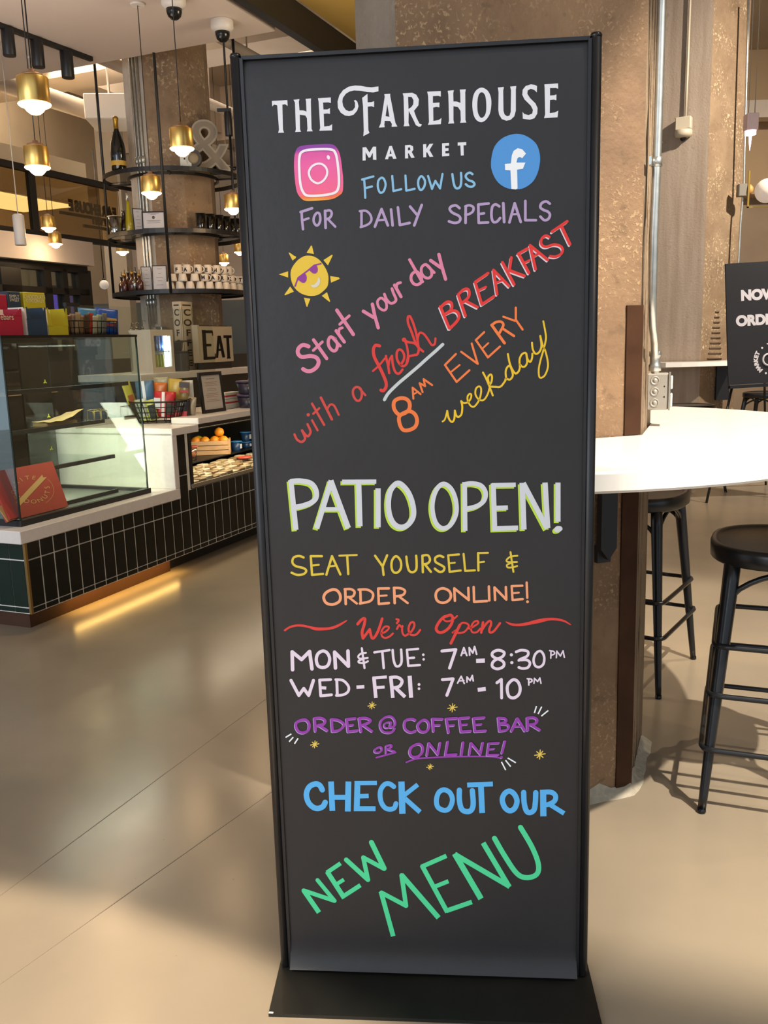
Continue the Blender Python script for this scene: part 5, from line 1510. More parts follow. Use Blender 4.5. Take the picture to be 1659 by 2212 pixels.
# ------------------------------------------------------------------ big wire basket of pouches on the worktop
bc = CW(1.60, .42, .903)+Vector((.075, .02, 0))
wb = basket('wire_basket', 'black wire basket heaped with snack pouches on the white worktop', bc, -.05, .185, .12, .135, .74, 28, 5, WIRE, .0034)
for sx in (-1, 1): MB().tube([(sx*.185, -.03, .14), (sx*.21, -.025, .15), (sx*.21, .025, .15), (sx*.185, .03, .14)], .004, 6).build('handle', WIRE, wb)
def bp_(x, y, dy): p = PY(x, y, bc.y+dy); return (p.x, p.y, max(p.z, .912))
G2 = 'snack pouches in the big wire basket'
pouch('snack_pouch', 'blue snack pouch with white stripe, back left of the worktop basket', 'bag', bp_(318, 880, .03), .1, .115, .175, .04, '4A6C90', .0, -.06, G2, band=[('D8DCE4', -.12, .05, .0, 1.0)])
pouch('snack_pouch', 'orange snack pouch behind the blue one in the worktop basket', 'bag', bp_(345, 878, .06), .0, .09, .16, .03, 'B9601E', .0, .1, G2)
pouch('snack_pouch', 'grey beige pouch at the back of the worktop basket', 'bag', bp_(352, 868, .085), .0, .10, .165, .02, '9C977F', .0, -.02, G2)
pouch('snack_pouch', 'mustard yellow snack pouch leaning in the worktop basket', 'bag', bp_(377, 880, .05), -.1, .095, .19, .035, 'B99A45', .0, .10, G2)
pouch('snack_pouch', 'dark topped tan pouch at the right of the worktop basket', 'bag', bp_(398, 880, .04), -.1, .065, .17, .03, '8B7446', .0, .1, G2, band=[('3A2A34', -.5, .5, .78, .98), ('A02C30', -.5, .5, .58, .68)])
pouch('snack_card', 'white card standing at the back right of the worktop basket', 'card', bp_(404, 872, .09), 0, .10, .155, .004, 'CDCFC8', 0, .0, G2)
pouch('snack_pouch', 'large red snack pouch with white stripe, front of the worktop basket', 'bag', bp_(356, 903, -.02), .05, .14, .175, .05, 'B5242C', -.05, .08, G2, band=[('E6DEE2', -.12, .02, .05, .98), ('CDD0DA', -.48, -.18, .35, .75), ('262420', .1, .45, .15, .55)])
pouch('snack_pouch', 'black and red pouch in the front right of the worktop basket', 'bag', bp_(392, 900, -.02), -.1, .11, .115, .04, '2A2220', 0, .1, G2, band=[('A32025', -.4, .4, .0, .35)])
pouch('snack_pouch', 'white and pale green pouch at the front left of the worktop basket', 'bag', bp_(313, 909, -.03), .15, .075, .145, .04, 'BFC6BC', 0, -.15, G2, band=[('C3CC7A', -.4, .4, 0, .2)])
pouch('snack_pouch', 'lime edged black pouch between the white and red ones in the basket', 'bag', bp_(334, 907, -.04), .1, .06, .135, .03, 'B4BE62', 0, -.2, G2, band=[('1E1E20', -.3, .4, .05, .75)])
pouch('snack_pouch', 'cream and brown pouch at the right end of the worktop basket', 'bag', bp_(413, 898, 0), -.3, .06, .125, .03, '8C7C66', 0, .15, G2)
pouch('snack_pouch', 'yellow pouch tipped over the left side of the worktop basket', 'bag', bp_(286, 872, .0), .6, .06, .15, .02, 'B8A83C', 0, -.25, G2, band=[('A34A2A', -.3, .3, .1, .4)])

# ------------------------------------------------------------------ open chilled case right of the worktop
ch = thing('chilled_case', 'black open-front chilled case below the white shelf, lit inside', 'display case', CW(1.43, .0, .50), CROT)
CU = UE-1.43; BK = mat('black case body', '0E0D0C', .45)
MB().box(0, CU, .62, .66, 0, .39).build('back_panel', BK, ch)
MB().box(0, .03, .0, .62, 0, .39).build('side_panel', BK, ch); MB().box(CU-.03, CU, 0, .62, 0, .39).build('side_panel', BK, ch)
MB().box(0, CU, -.002, .62, .378, .40).build('top_panel', BK, ch)
MB().box(.03, CU-.03, -.002, .10, 0, .008).box(.03, CU-.03, .0, .62, .0, .006).build('sill', BK, ch)
MB().box(.0, CU, -.008, .006, .006, .030).build('sill_trim', mat('grey metal trim', '97907F', .4, .5), ch)
MB().box(.03, CU-.03, -.004, .004, .372, .377).build('light_rail', STN, ch)
MB().box(.05, CU-.05, .03, .045, .371, .377).build('lamp', mat('warm tube', 'FFE2B0', .5, emit=5), ch)
area('chilled_case_glow', CW(2.0, .06, .866), CW(2.0, .2, .5), 1.0, 5.0, (1, .86, .62), .05).rotation_euler = (Matrix.Rotation(CROT, 3, 'Z') @ Matrix.Rotation(.35, 3, 'X')).to_euler()
MB().box(.03, CU-.03, .27, .61, .10, .108).build('upper_deck', BK, ch)
# bars in the lower tray
BRS = [mat('wrapped bar %d' % i, c_, .4, 0, .2, 40) for i, c_ in enumerate(('B7A584', 'A08C68', 'C8B898', '8C7450'))]
kk = 0
ORD = ['first', 'second', 'third', 'fourth', 'fifth', 'sixth', 'seventh', 'eighth', 'ninth', 'tenth', 'eleventh', 'twelfth', 'thirteenth', 'last']
for r_i, vv in enumerate((.035, .10, .165, .23)):
    for i in range(14):
        uu = 1.50+i*.082; zz_ = .508+.012*r_i+.0; o = tag(cbox(MB(), uu, uu+.074, vv, vv+.055, zz_, zz_+.028+.006*((i*7+r_i*3) % 3), .004).build('wrapped_bar', BRS[(i*5+r_i*3) % 4]), 'tan wrapped bar, %s from the left in the %s row of the tray' % (ORD[i], ['front', 'second', 'third', 'rear'][r_i]), 'snack bar', 'wrapped bars in the chilled case tray'); kk += 1
# wooden crate of oranges
kc = PV(456, 985, .42); ck = thing('wooden_crate', 'small pale wooden crate holding oranges in the chilled case', 'crate', CW(kc.x, .42, .610), .12)
WD = mat('pale crate wood', 'C79F72', .6, 0, .12, 8, stretch=(2, 12, 12))
for z0 in (.0, .035, .07): MB().box(-.14, .14, -.085, -.078, z0, z0+.030).build('slat', WD, ck); MB().box(-.14, .14, .078, .085, z0, z0+.030).build('slat', WD, ck)
for sx in (-1, 1): MB().box(sx*.14-.006, sx*.14+.006, -.085, .085, 0, .105).build('end_board', WD, ck)
MB().box(-.14, .14, -.078, .078, 0, .005).build('bottom_board', WD, ck)
OR = mat('orange peel', 'E8901C', .45, 0, .06, 30, .3, 120)
opos = [(-.10, -.035, 0), (-.035, -.04, 0), (.035, -.035, 0), (.10, -.04, 0), (-.085, .038, 0), (.06, .038, 0), (.07, 0, 1)]
olab = ['orange at the near left of the crate', 'orange in the second place of the crate', 'orange in the middle front of the crate', 'orange low at the right end of the crate', 'greenish orange at the back left of the crate', 'orange at the back right of the crate', 'bright orange on top at the right of the crate']
for k, (uu, vv, l_) in enumerate(opos):
    t = thing('orange', olab[k], 'orange', (ck.location.x+uu*math.cos(.12)-vv*math.sin(.12), ck.location.y+uu*math.sin(.12)+vv*math.cos(.12), .674 if not l_ else .732), 0, 'oranges in the wooden crate')
    MB().sphere((0, 0, .034), .036, 16, .95).build('peel', OR if k != 4 else mat('greenish peel', 'B5A62E', .45), t); MB().lathe([(.004, .066), (.003, .071)], n=6).build('stem', mat('stem brown', '5A4A22', .8), t)
def tub(label, u, v, z_, r, h, cb, cl_, group, name='yogurt_tub'):
    t = thing(name, label, 'tub', CW(u, v, z_), CROT, group)
    MB().lathe([(r*.78, 0), (r*.8, .003), (r, h-.004)], n=20).build('cup', cb, t); MB().lathe([(r*1.12, h-.004), (r*1.14, h-.001), (r*1.12, h+.002), (r*.9, h+.003)], n=20).build('lid', cl_, t)
    MB().box(-.012, .012, -r*.98-.001, -r*.9, h*.25, h*.72).build('label_print', mat('label white', 'CFD4D8', .6), t)
BLU = mat('blue cup', '16385F', .35, 0, .15, 10); BLL = mat('blue foil lid', '3F7FB8', .3)
tub('blue tub with a light blue lid, lower left of the chilled case pair', PV(512, 985, .33).x, .33, .6085, .042, .07, BLU, BLL, 'blue tubs in the chilled case')
tub('blue tub standing at the back, under the topmost blue tub', PV(533, 975, .36).x, .36, .6085, .042, .045, BLU, BLL, 'blue tubs in the chilled case')
tub('topmost blue tub with a light blue lid in the chilled case', PV(533, 975, .36).x, .36, .660, .042, .07, BLU, BLL, 'blue tubs in the chilled case')
t = thing('snack_cup', 'clear cup of fruit pieces at the left of the crate', 'cup', CW(PV(415, 985, .36).x, .36, .610), CROT)
MB().lathe([(.03, 0), (.04, .09)], n=18).build('cup', glass_mat('clear plastic', 'E6DFD2', op=.15), t); MB().sphere((0, 0, .04), .028, 10).build('filling', mat('fruit mix', 'B56A3A', .5, 0, .3, 60), t); MB().lathe([(.043, .088), (.041, .096)], n=18).build('lid', mat('red white lid', 'A04038', .5), t)
tag(MB().lathe([(.052, 0), (.056, .006), (.05, .010), (.01, .011)], CW(2.36, .17, .575), 22).build('red_lid', mat('red plastic', 'C04A38', .4)), 'round red lid lying right of the crate in the chilled case', 'plate')  # loose red lid, modelled as a shallow disc

# white shelf over the chilled case, with its goods
MB().box(1.54, UE, -.010, .20, .902, .942, .003).build('upper_shelf', WHT, dc)
MB().box(2.0, UE, .235, .60, .902, .942).build('upper_shelf', WHT, dc)
fn = thing('framed_notice', 'white notice with small print in a thick black frame on the white shelf', 'picture frame', CW(1.985, .15, .943), CROT)
fh = PV(445, 803, .17).z-.945
TL = Matrix.Rotation(-.08, 4, 'X')
b = MB()
b.box(-.14, .14, 0, .014, 0, .022, 0, TL).box(-.14, .14, 0, .014, fh-.022, fh, 0, TL).box(-.14, -.115, 0, .014, .022, fh-.022, 0, TL).box(.115, .14, 0, .014, .022, fh-.022, 0, TL)
b.build('frame', BLK, fn); MB().box(-.115, .115, .005, .010, .022, fh-.022, 0, TL).build('paper', mat('notice paper', 'C4BEB4', .7), fn)
b = MB()
def lines_(b, w_, ys, yy, TLm, th=.004):
    for k, (zz_, ww_) in enumerate(ys): b.box(-w_*ww_, w_*ww_, yy-.0006, yy, zz_, zz_+th, 0, TLm)
lines_(b, .088, [(fh*f_, w_) for f_, w_ in ((.83, .6), (.82, .6), (.74, .9), (.70, .7), (.66, .85), (.58, .6), (.54, .65), (.46, .8), (.42, .9), (.38, .8), (.31, .6), (.27, .9))], .005, TL)
b.build('fine_print', mat('faded orange print', 'B59A84', .7), fn)
PUR = mat('dark purple tub', '2A2436', .35, 0, .3, 18); PUL = mat('purple lid', '3C3050', .35)
def bigtub(label, u, v, z_): 
    t = thing('snack_tub', label, 'tub', CW(u, v, z_), CROT, 'purple tubs on the white shelf')
    MB().lathe([(.064, 0), (.067, .004), (.080, .085)], n=24).build('cup', PUR, t); MB().lathe([(.085, .083), (.087, .087), (.085, .096), (.06, .098)], n=24).build('lid', PUL, t)
    b = MB()
    for an in (-2.4, -1.9, -1.3): b.lathe([(.016, 0), (.014, .002)], (0, 0, 0), 10, Matrix.Rotation(an, 4, 'Z') @ Matrix.Translation((.0745, 0, .045)) @ Matrix.Rotation(math.pi/2, 4, 'Y'))
    b.build('cookie_print', mat('cookie print', 'A08C70', .6), t)
bigtub('lower dark purple snack tub on the white shelf right of the notice', 2.40, .13, .943); bigtub('upper dark purple snack tub stacked on the other', 2.40, .13, 1.042)
for k, (l_, zz_) in enumerate((('lower white box with a red stripe behind the purple tubs', .965), ('upper white box with a red stripe behind the purple tubs', 1.012))):
    t = thing('striped_box', l_, 'box', CW(2.36, .275, zz_), CROT, 'white boxes with red stripes'); MB().box(-.10, .10, -.04, .04, 0, .045, .001).build('box_body', mat('white card', 'CFCFC4', .6), t); MB().box(-.1005, .1005, -.0405, .0405, .014, .026).build('stripe', mat('red stripe', 'B03038', .6), t)
tag(cbox(MB(), 2.22, 2.50, .225, .33, .943, .9645).build('white_tray', mat('white card', 'CFCFC4')), 'flat white carton under the striped boxes', 'tray')
t = thing('striped_box', 'tall white and red carton at the right end of the shelf beside the sign', 'box', CW(2.64, .20, .943), CROT); MB().box(-.05, .05, -.04, .04, 0, .20, .001).build('box_body', mat('white card', 'CFCFC4'), t); MB().box(-.0505, .0505, -.0405, .0405, .06, .13).build('stripe', mat('red stripe', 'B03038'), t)
# sneeze guard panes
sg = thing('sneeze_guard', 'tall clear glass sneeze guard panes standing behind the worktop goods', 'glass screen', CW(1.9, .66, .903), CROT)
gz = PV(300, 664, .66).z-.903
MB().box(-.72, .04, -.004, .004, 0, gz).build('pane', GLASS, sg); MB().box(.05, .90, -.004, .004, .04, gz).build('pane', GLASS, sg)
MB().box(-.72, -.60, -.012, .012, gz-.01, gz+.012).build('clip', BLK, sg)

# ------------------------------------------------------------------ back bar behind the guard
VB = 1.15
q = PV(304, 811, VB); q2 = PV(540, 791, VB); ZB = (q.z+q2.z)/2
bbr = thing('back_bar', 'long white topped back bar behind the glass guard', 'counter', CW(2.4, VB, 0), CROT)
u_a = q.x-2.4
MB().box(u_a, 1.0, 0, .62, ZB-.055, ZB, .003).box(1.0, 2.4, 0, .17, ZB-.055, ZB, .003).build('bar_top', WHT, bbr)
MB().box(u_a+.03, 1.0, .05, .6, 0, ZB-.055).box(1.0, 2.38, .04, .15, 0, ZB-.055).build('cabinet', mat('dark green cabinet', '191B18', .4), bbr)
def uspan(x0, x1, v): return PV(x0, 790, v).x, PV(x1, 790, v).x
# mini fridge
v_ = VB+.08; ua, ub = uspan(330, 378, v_)
ht = PV(352, 712, v_).z-ZB
mf = thing('mini_fridge', 'small white countertop fridge with a lit glass door full of cans', 'fridge', CW(ua, v_, ZB), CROT)
W_ = ub-ua; D_ = abs(PU(281, 760, ua).y-v_)
FW = mat('white fridge enamel', 'CFC3B2', .35)
b = MB(); b.box(0, W_, .02, min(D_, .4), 0, .02).box(0, W_, .02, min(D_, .4), ht-.02, ht).box(0, .02, .02, min(D_, .4), .02, ht-.02).box(W_-.02, W_, .02, min(D_, .4), .02, ht-.02).box(0, W_, min(D_, .4)-.02, min(D_, .4), .02, ht-.02); b.build('cabinet', FW, mf)
b = MB(); b.box(0, W_, 0, .02, 0, ht*.13).box(0, W_, 0, .02, ht*.86, ht).box(0, W_*.14, 0, .02, ht*.13, ht*.86).box(W_*.88, W_, 0, .02, ht*.13, ht*.86); b.build('door', FW, mf)
MB().box(W_*.14, W_*.88, .002, .006, ht*.13, ht*.86).build('door_glass', GLASS, mf)
MB().box(W_*.78, W_*.86, .03, .05, ht*.13, ht*.86).build('light_tube', mat('cold tube', 'DDEBFF', .5, emit=7), mf)
MB().box(.02, W_-.02, .02, .3, ht*.48, ht*.50).build('shelf', STN, mf)
cc_ = ['8E2430', 'B03A38', 'A89A2A', '8A8A20', 'A8A236', '24407C', '2A56A8', '203464', '6C7AA8', '2E62B0']
for k in range(10):
    row = k//5; i = k % 5; uu = ua+W_*(.18+.13*i); zz_ = ZB+(.022 if row == 0 else ht*.505); t = thing('drink_can', ['red can first from left on the lower fridge shelf', 'red can second from left on the lower fridge shelf', 'yellow green can in the middle of the lower fridge shelf', 'olive can fourth on the lower fridge shelf', 'yellow can at the right of the lower fridge shelf', 'dark blue can first on the upper fridge shelf', 'blue can second on the upper fridge shelf', 'navy can in the middle of the upper fridge shelf', 'pale blue can fourth on the upper fridge shelf', 'bright blue can at the right of the upper fridge shelf'][k], 'can', CW(uu, v_+.06, zz_), 0, 'cans in the mini fridge')
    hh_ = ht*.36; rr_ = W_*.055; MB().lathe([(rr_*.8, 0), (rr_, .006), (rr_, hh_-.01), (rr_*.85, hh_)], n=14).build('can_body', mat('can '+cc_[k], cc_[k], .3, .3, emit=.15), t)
    MB().lathe([(rr_*.8, hh_), (rr_*.75, hh_+.002), (.002, hh_+.002)], n=14).build('can_top', STN, t)
point('fridge_glow', CW(ua+W_*.7, v_+.04, ZB+ht*.6), .5, (.8, .9, 1), .02)
for k, (x_, h_) in enumerate(((284, .11), (295, .12), (308, .17))):
    q = PV(x_, 705, v_+.47); t = thing('syrup_pump', ['short pump bottle, left of three behind the fridge', 'short pump bottle, middle of three behind the fridge', 'tall pump bottle beside the white fridge top'][k], 'bottle', CW(q.x, v_+.47, ZB), 0, 'pump bottles')
    hb = ht+.02; MB().lathe([(.03, 0), (.032, .01), (.032, hb-.03), (.012, hb)], n=14).build('bottle_body', mat('clear bottle', '8A8478', .2), t); MB().lathe([(.012, hb), (.012, hb+.02), (.004, hb+.02), (.004, hb+h_*.45)], n=10).build('pump', STN, t); MB().tube([(0, 0, hb+h_*.45), (.03, -.01, hb+h_*.40)], .004, 6).build('spout', STN, t)
# coffee grinder beside the fridge
ua2, ub2 = uspan(379, 398, v_); cg = thing('coffee_brewer', 'black coffee brewer between the white fridge and the COFFEE post', 'machine', CW((ua2+ub2)/2+.03, v_+.05, ZB), CROT)
w2 = ub2-ua2; MB().box(-w2/2, w2/2, -.09, .10, 0, ht*.45, .008).build('lower_body', mat('smoky plastic', '2F2F2E', .25), cg)
MB().box(-w2/2, w2/2, -.09, .10, ht*.45, ht*.49, .004).build('lid_band', BLK, cg); MB().lathe([(.05, ht*.49), (.065, ht*.69), (.07, ht*.70)], n=16).build('hopper', mat('smoky hopper', '3A3735', .2), cg)
MB().box(-.10, .10, -.08, .08, ht*.70, ht*.74, .004).build('hopper_lid', BLK, cg)
# COFFEE post
vv_ = VB+.22; uc0 = PV(399, 790, vv_).x; uc1 = PV(424, 790, vv_).x; hc = PV(411, 652, vv_).z-ZB; vd = PU(374, 700, uc0).y-vv_
cf = thing('coffee_post', 'tall cream square post with COFFEE lettered down two faces', 'sign', CW(uc0, vv_, ZB), CROT)
CRM = mat('cream sign paint', 'C3B59D', .6, 0, .04, 6)
MB().box(0, uc1-uc0, 0, vd, 0, hc, .004).build('post_body', CRM, cf)
INK = mat('sign ink', '1E1A18', .6)
for i, c_ in enumerate('COFFEE'):
    zz_ = hc*(.80-.148*i); b = MB()
    text_mesh(c_, hc*.13, Matrix.Translation(((uc1-uc0)*.5, -.0015, zz_)) @ Matrix.Rotation(math.pi/2, 4, 'X') @ Matrix.Diagonal((2.0, 1, 1, 1)), b, 'CENTER', .002); b.build('letter', INK, cf)
    b = MB(); text_mesh(c_, hc*.13, Matrix.Translation((-.0015, vd*.5, zz_)) @ Matrix.Rotation(-math.pi/2, 4, 'Z') @ Matrix.Rotation(math.pi/2, 4, 'X') @ Matrix.Diagonal((.95, 1, 1, 1)), b, 'CENTER', .002); b.build('letter', INK, cf)
b = MB()
for sx in (.08, .92):
    b.box((uc1-uc0)*sx-.002, (uc1-uc0)*sx+.002, -.0012, 0, .02, hc-.05); b.box(-.0012, 0, vd*sx-.001, vd*sx+.001, .02, hc-.05)
b.box((uc1-uc0)*.15, (uc1-uc0)*.85, -.0012, 0, hc-.036, hc-.026); b.box(-.0012, 0, vd*.2, vd*.8, hc-.036, hc-.026); b.build('border_lines', INK, cf)
# EAT sign
ve = VB+.09; ue0, ue1 = PV(433, 745, ve).x, PV(503, 745, ve).x; he = PV(470, 705, ve).z-PV(470, 782, ve).z; zb_e = ZB
ea = thing('eat_sign', 'square cream sign lettered EAT in heavy black with a dark frame edge', 'sign', CW(ue0, ve, ZB), CROT)
WE = ue1-ue0; b0_ = max(0, PV(470, 782, ve).z-ZB)
MB().box(0, WE, 0, .05, b0_, b0_+he, .002).build('sign_board', CRM, ea); MB().box(-.03, -.004, .0, .06, b0_-.0, b0_+he+.01).build('side_edge', CRM, ea)
MB().box(-.004, WE+.004, .05, .062, max(0, b0_-.01), b0_+he+.008).build('dark_backing', BLK, ea)
if b0_ > .002: MB().box(.02, WE-.02, .01, .05, 0, b0_).build('foot', BLK, ea)
def wordbars(mb, segs, y):
    for x0, z0, x1, z1, w_ in segs:
        dx, dz = (x1-x0)*WE, (z1-z0)*he; L = math.hypot(dx, dz); nx_, nz_ = -dz/L*w_*WE*.5, dx/L*w_*WE*.5
        if abs(dz) > abs(dx): nx_, nz_ = w_*WE*.5, 0
        else: nx_, nz_ = 0, w_*he*.5
        p0_ = (x0*WE, b0_+z0*he); p1_ = (x1*WE, b0_+z1*he)
        mb.add([(p0_[0]-nx_, y, p0_[1]-nz_), (p0_[0]+nx_, y, p0_[1]+nz_), (p1_[0]+nx_, y, p1_[1]+nz_), (p1_[0]-nx_, y, p1_[1]-nz_)], [(0, 1, 2, 3), (3, 2, 1, 0)])
b = MB(); wordbars(b, [(.12, .08, .12, .90, .11), (.06, .85, .38, .85, .08), (.12, .48, .32, .48, .07), (.06, .12, .42, .12, .08), (.38, .85, .38, .74, .03), (.42, .12, .42, .24, .03)], -.0015); b.build('letter', INK, ea)
b = MB(); wordbars(b, [(.47, .12, .56, .74, .07), (.68, .12, .58, .74, .09), (.48, .34, .66, .34, .06)], -.0015); b.build('letter', INK, ea)
b = MB(); wordbars(b, [(.84, .12, .84, .74, .09), (.71, .71, .97, .71, .08), (.78, .10, .90, .10, .04)], -.0015); b.build('letter', INK, ea)

# ================================================================== column with the hanging round shelves
RC = Vector((-1.845, 8.6, 0)); RR = .625
lc = thing('concrete_column', 'octagonal concrete column ringed by the hanging round shelves', 'column', RC)
vsx = [(RC.x+.385*math.cos(math.radians(-109+45*k)), RC.y+.385*math.sin(math.radians(-109+45*k))) for k in range(8)]
CPAINT = concrete('pale painted concrete', 'C2B7A9', 'A3978A', 'BDB2A4', agg=.05)
CAG2 = concrete('warm pebbled concrete', '947C62', '6C5744', 'C4AC8A', agg=.7, ascale=34)
for k in range(8):
    a, b_ = vsx[k], vsx[(k+1) % 8]; mb = MB(); mb.quad((*a, 0), (*b_, 0), (*b_, 5.2), (*a, 5.2)); mb.build('painted_face' if k in (7, 6) else 'pebbled_face', CPAINT if k in (7, 6) else CAG2, lc, True)
fa, fb = Vector((*vsx[7], 0)), Vector((*vsx[0], 0)); fd = (fb-fa).normalized(); fn_ = Vector((fd.y, -fd.x, 0))
cdt = thing('conduit_bundle', 'three parallel steel conduits down the pale face of the shelf column', 'conduit', fa.lerp(fb, .5)+Vector((0, 0, 1.5)))
for k in range(3):
    base = fa.lerp(fb, .52+k*.155)+fn_*.022; mb = MB(); mb.tube([base+Vector((0, 0, z_)) for z_ in (5.2, 3, 1.9, 1.55+.03*k)], .0125, 8); mb.build('pipe', GALV, cdt, True)
    mb = MB()
    for z_ in (3.02, 1.80): mb.lathe([(.013, -.03), (.02, -.025), (.02, .025), (.013, .03)], base+Vector((0, 0, z_)), 10)
    mb.build('coupling', GALV, cdt, True)
b1 = fa.lerp(fb, .52)+fn_*.03; mb = MB(); mb.box(-.045, .035, -.03, .03, 1.47, 1.56, .004, Matrix.Translation(b1) @ Matrix.Rotation(math.atan2(fd.y, fd.x), 4, 'Z')); mb.build('switch_box', GALV, cdt, True)
b1 = fb+fd*.05+fn_*.04; mb = MB(); mb.box(-.04, .05, -.03, .03, 1.46, 1.58, .004, Matrix.Translation(b1) @ Matrix.Rotation(math.atan2(fd.y, fd.x), 4, 'Z')); mb.build('junction_box', GALV, cdt, True)
# hanging shelf unit
rs = thing('ring_shelf', 'three-tier round black steel shelf hung about the shelf column', 'shelf', (RC.x, RC.y, 1.86))
RZ = [2.895, 2.385, 1.875]; RXO = [0, .004, .010]
SHG = glass_mat('smoky shelf glass', 'CFCBC2', op=.05)
for k, zc in enumerate(RZ):
    vs = []; fs = []; n = 72; mb = MB()
    for i in range(n):
        a = 2*math.pi*i/n; c, s_ = math.cos(a), math.sin(a)
        for r_, z_ in ((RR, -.018), (RR, .018), (RR-.012, .018), (RR-.012, -.018)): vs.append((RC.x+r_*c, RC.y+r_*s_, zc+z_))
    for i in range(n):
        j = (i+1) % n
        for q_ in range(4): fs.append((4*i+q_, 4*j+q_, 4*j+(q_+1) % 4, 4*i+(q_+1) % 4))
    mb.add(vs, fs); mb.build('ring_band', BLK, rs, True)
    vs = []; fs = []; mb = MB()
    for i in range(n):
        a = 2*math.pi*i/n; c, s_ = math.cos(a), math.sin(a); vs += [(RC.x+(RR-.012)*c, RC.y+(RR-.012)*s_, zc), (RC.x+.40*c, RC.y+.40*s_, zc)]
    for i in range(n): j = (i+1) % n; fs.append((2*i, 2*j, 2*j+1, 2*i+1))
    mb.add(vs, fs); mb.build('shelf_disc', SHG if k < 2 else mat('dark shelf plate', '2A2622', .4), rs, True)
    vs = []; fs = []; mb = MB()
    for i in range(n):
        a = 2*math.pi*i/n; c, s_ = math.cos(a), math.sin(a)
        for r_, z_ in ((.41, -.012), (.41, .012), (.395, .012), (.395, -.012)): vs.append((RC.x+r_*c, RC.y+r_*s_, zc+z_))
    for i in range(n):
        j = (i+1) % n
        for q_ in range(4): fs.append((4*i+q_, 4*j+q_, 4*j+(q_+1) % 4, 4*i+(q_+1) % 4))
    mb.add(vs, fs); mb.build('inner_ring', BLK, rs, True)
    mb = MB()
    for an in (172, -82, -8, 90): c, s_ = math.cos(math.radians(an)), math.sin(math.radians(an)); mb.tube([(RC.x+.40*c, RC.y+.40*s_, zc-.01), (RC.x+.615*c, RC.y+.615*s_, zc-.01)], .009, 6)
    mb.build('spoke', BLK, rs, True)
for an in (184, -86, -4, 90):
    c, s_ = math.cos(math.radians(an)), math.sin(math.radians(an)); mb = MB(); mb.tube([(RC.x+RR*c, RC.y+RR*s_, RZ[2]-.018), (RC.x+RR*c, RC.y+RR*s_, 5.2)], .0125, 8); mb.build('hanging_rod', BLK, rs, True)

def rp(x, k, R=.53):      # place on ring k under a seen column x
    X = RC.x; yy = RC.y-R
    for _ in range(8):
        X = PY(x, 500-120*(1-k), yy).x; dx = max(-R, min(R, X-RC.x)); yy = RC.y-math.sqrt(max(0, R*R-dx*dx))
    return Vector((X, yy, 0))
def lettered(t, ch, r, h, face):
    b = MB(); text_mesh(ch, h*.62, Matrix.Rotation(face, 4, 'Z') @ Matrix.Translation((0, -r-.0018, h*.28)) @ Matrix.Rotation(math.pi/2, 4, 'X'), b, 'CENTER', .0022); b.build('letter', INK, t)
MR_, MH_ = .041, .066
GM = 'white cups and mugs on the lowest round shelf'
zrow = RZ[2]+.019
tcup = None
cupx = [368, 389, 411, 433, 453, 472, 488, 503, 517]
ordn = ['first', 'second', 'third', 'fourth', 'fifth', 'sixth', 'seventh', 'eighth', 'ninth', 'tenth']
for k, x in enumerate(cupx):
    p = rp(x, 2); p.z = zrow; lab = 'upturned white cup, %s from the left in the bottom row of the round shelf' % ordn[k]
    if tcup is None: tcup = thing('china_cup', lab, 'cup', p, 0, GM); mug_mesh(tcup, CUPW, MR_, MH_, False, True)
    else: dup(tcup, p, 0, lab)
for k, x in enumerate((374, 396, 422)):
    p = rp(x, 2); p.z = zrow+MH_+.001; dup(tcup, p, 0, 'upturned white cup, %s from the left in the middle row' % ordn[k])
def lmug(ch, x, row, word):
    p = rp(x, 2, .53-.012*row); p.z = zrow+(MH_+.001)*row; t = thing('lettered_mug', 'white mug marked %s in the %s mug row' % (ch, word), 'mug', p, 0, GM); mug_mesh(t, CUPW, .036, .078 if row == 2 else .065, True)
    lettered(t, ch, .036, .07, -.0)
    t.rotation_euler = (0, 0, math.atan2(p.y-RC.y, p.x-RC.x)+math.pi/2 if False else -.15)
for ch_, x in zip('MARKET', (443, 464, 484, 500, 512, 523)): lmug(ch_, x, 1, 'middle')
for ch_, x in zip('FAREHOU', (387, 406, 430, 451, 470, 484, 495)): lmug(ch_, x, 2, 'top')
# black tumblers on the second ring
BT = mat('gloss black glass', '0C0B0B', .12, coat=.5); tt = None
for k, x in enumerate((435, 456, 474, 489, 503, 514)):
    p = rp(x, 1, .51); p.z = RZ[1]+.019; lab = 'glossy black tumbler, %s from the left on the middle round shelf' % ordn[k]
    if tt is None:
        tt = thing('black_tumbler', lab, 'tumbler', p, 0, 'black tumblers on the middle round shelf')
        MB().lathe([(.036, 0), (.038, .005), (.044, .142), (.042, .142), (.036, .01), (.001, .008)], n=20).build('glass_body', BT, tt); MB().lathe([(.0445, .138), (.0445, .143), (.042, .143)], n=20).build('rim', mat('smoky rim', '55514C', .2), tt)
    else: dup(tt, p, 0, lab)
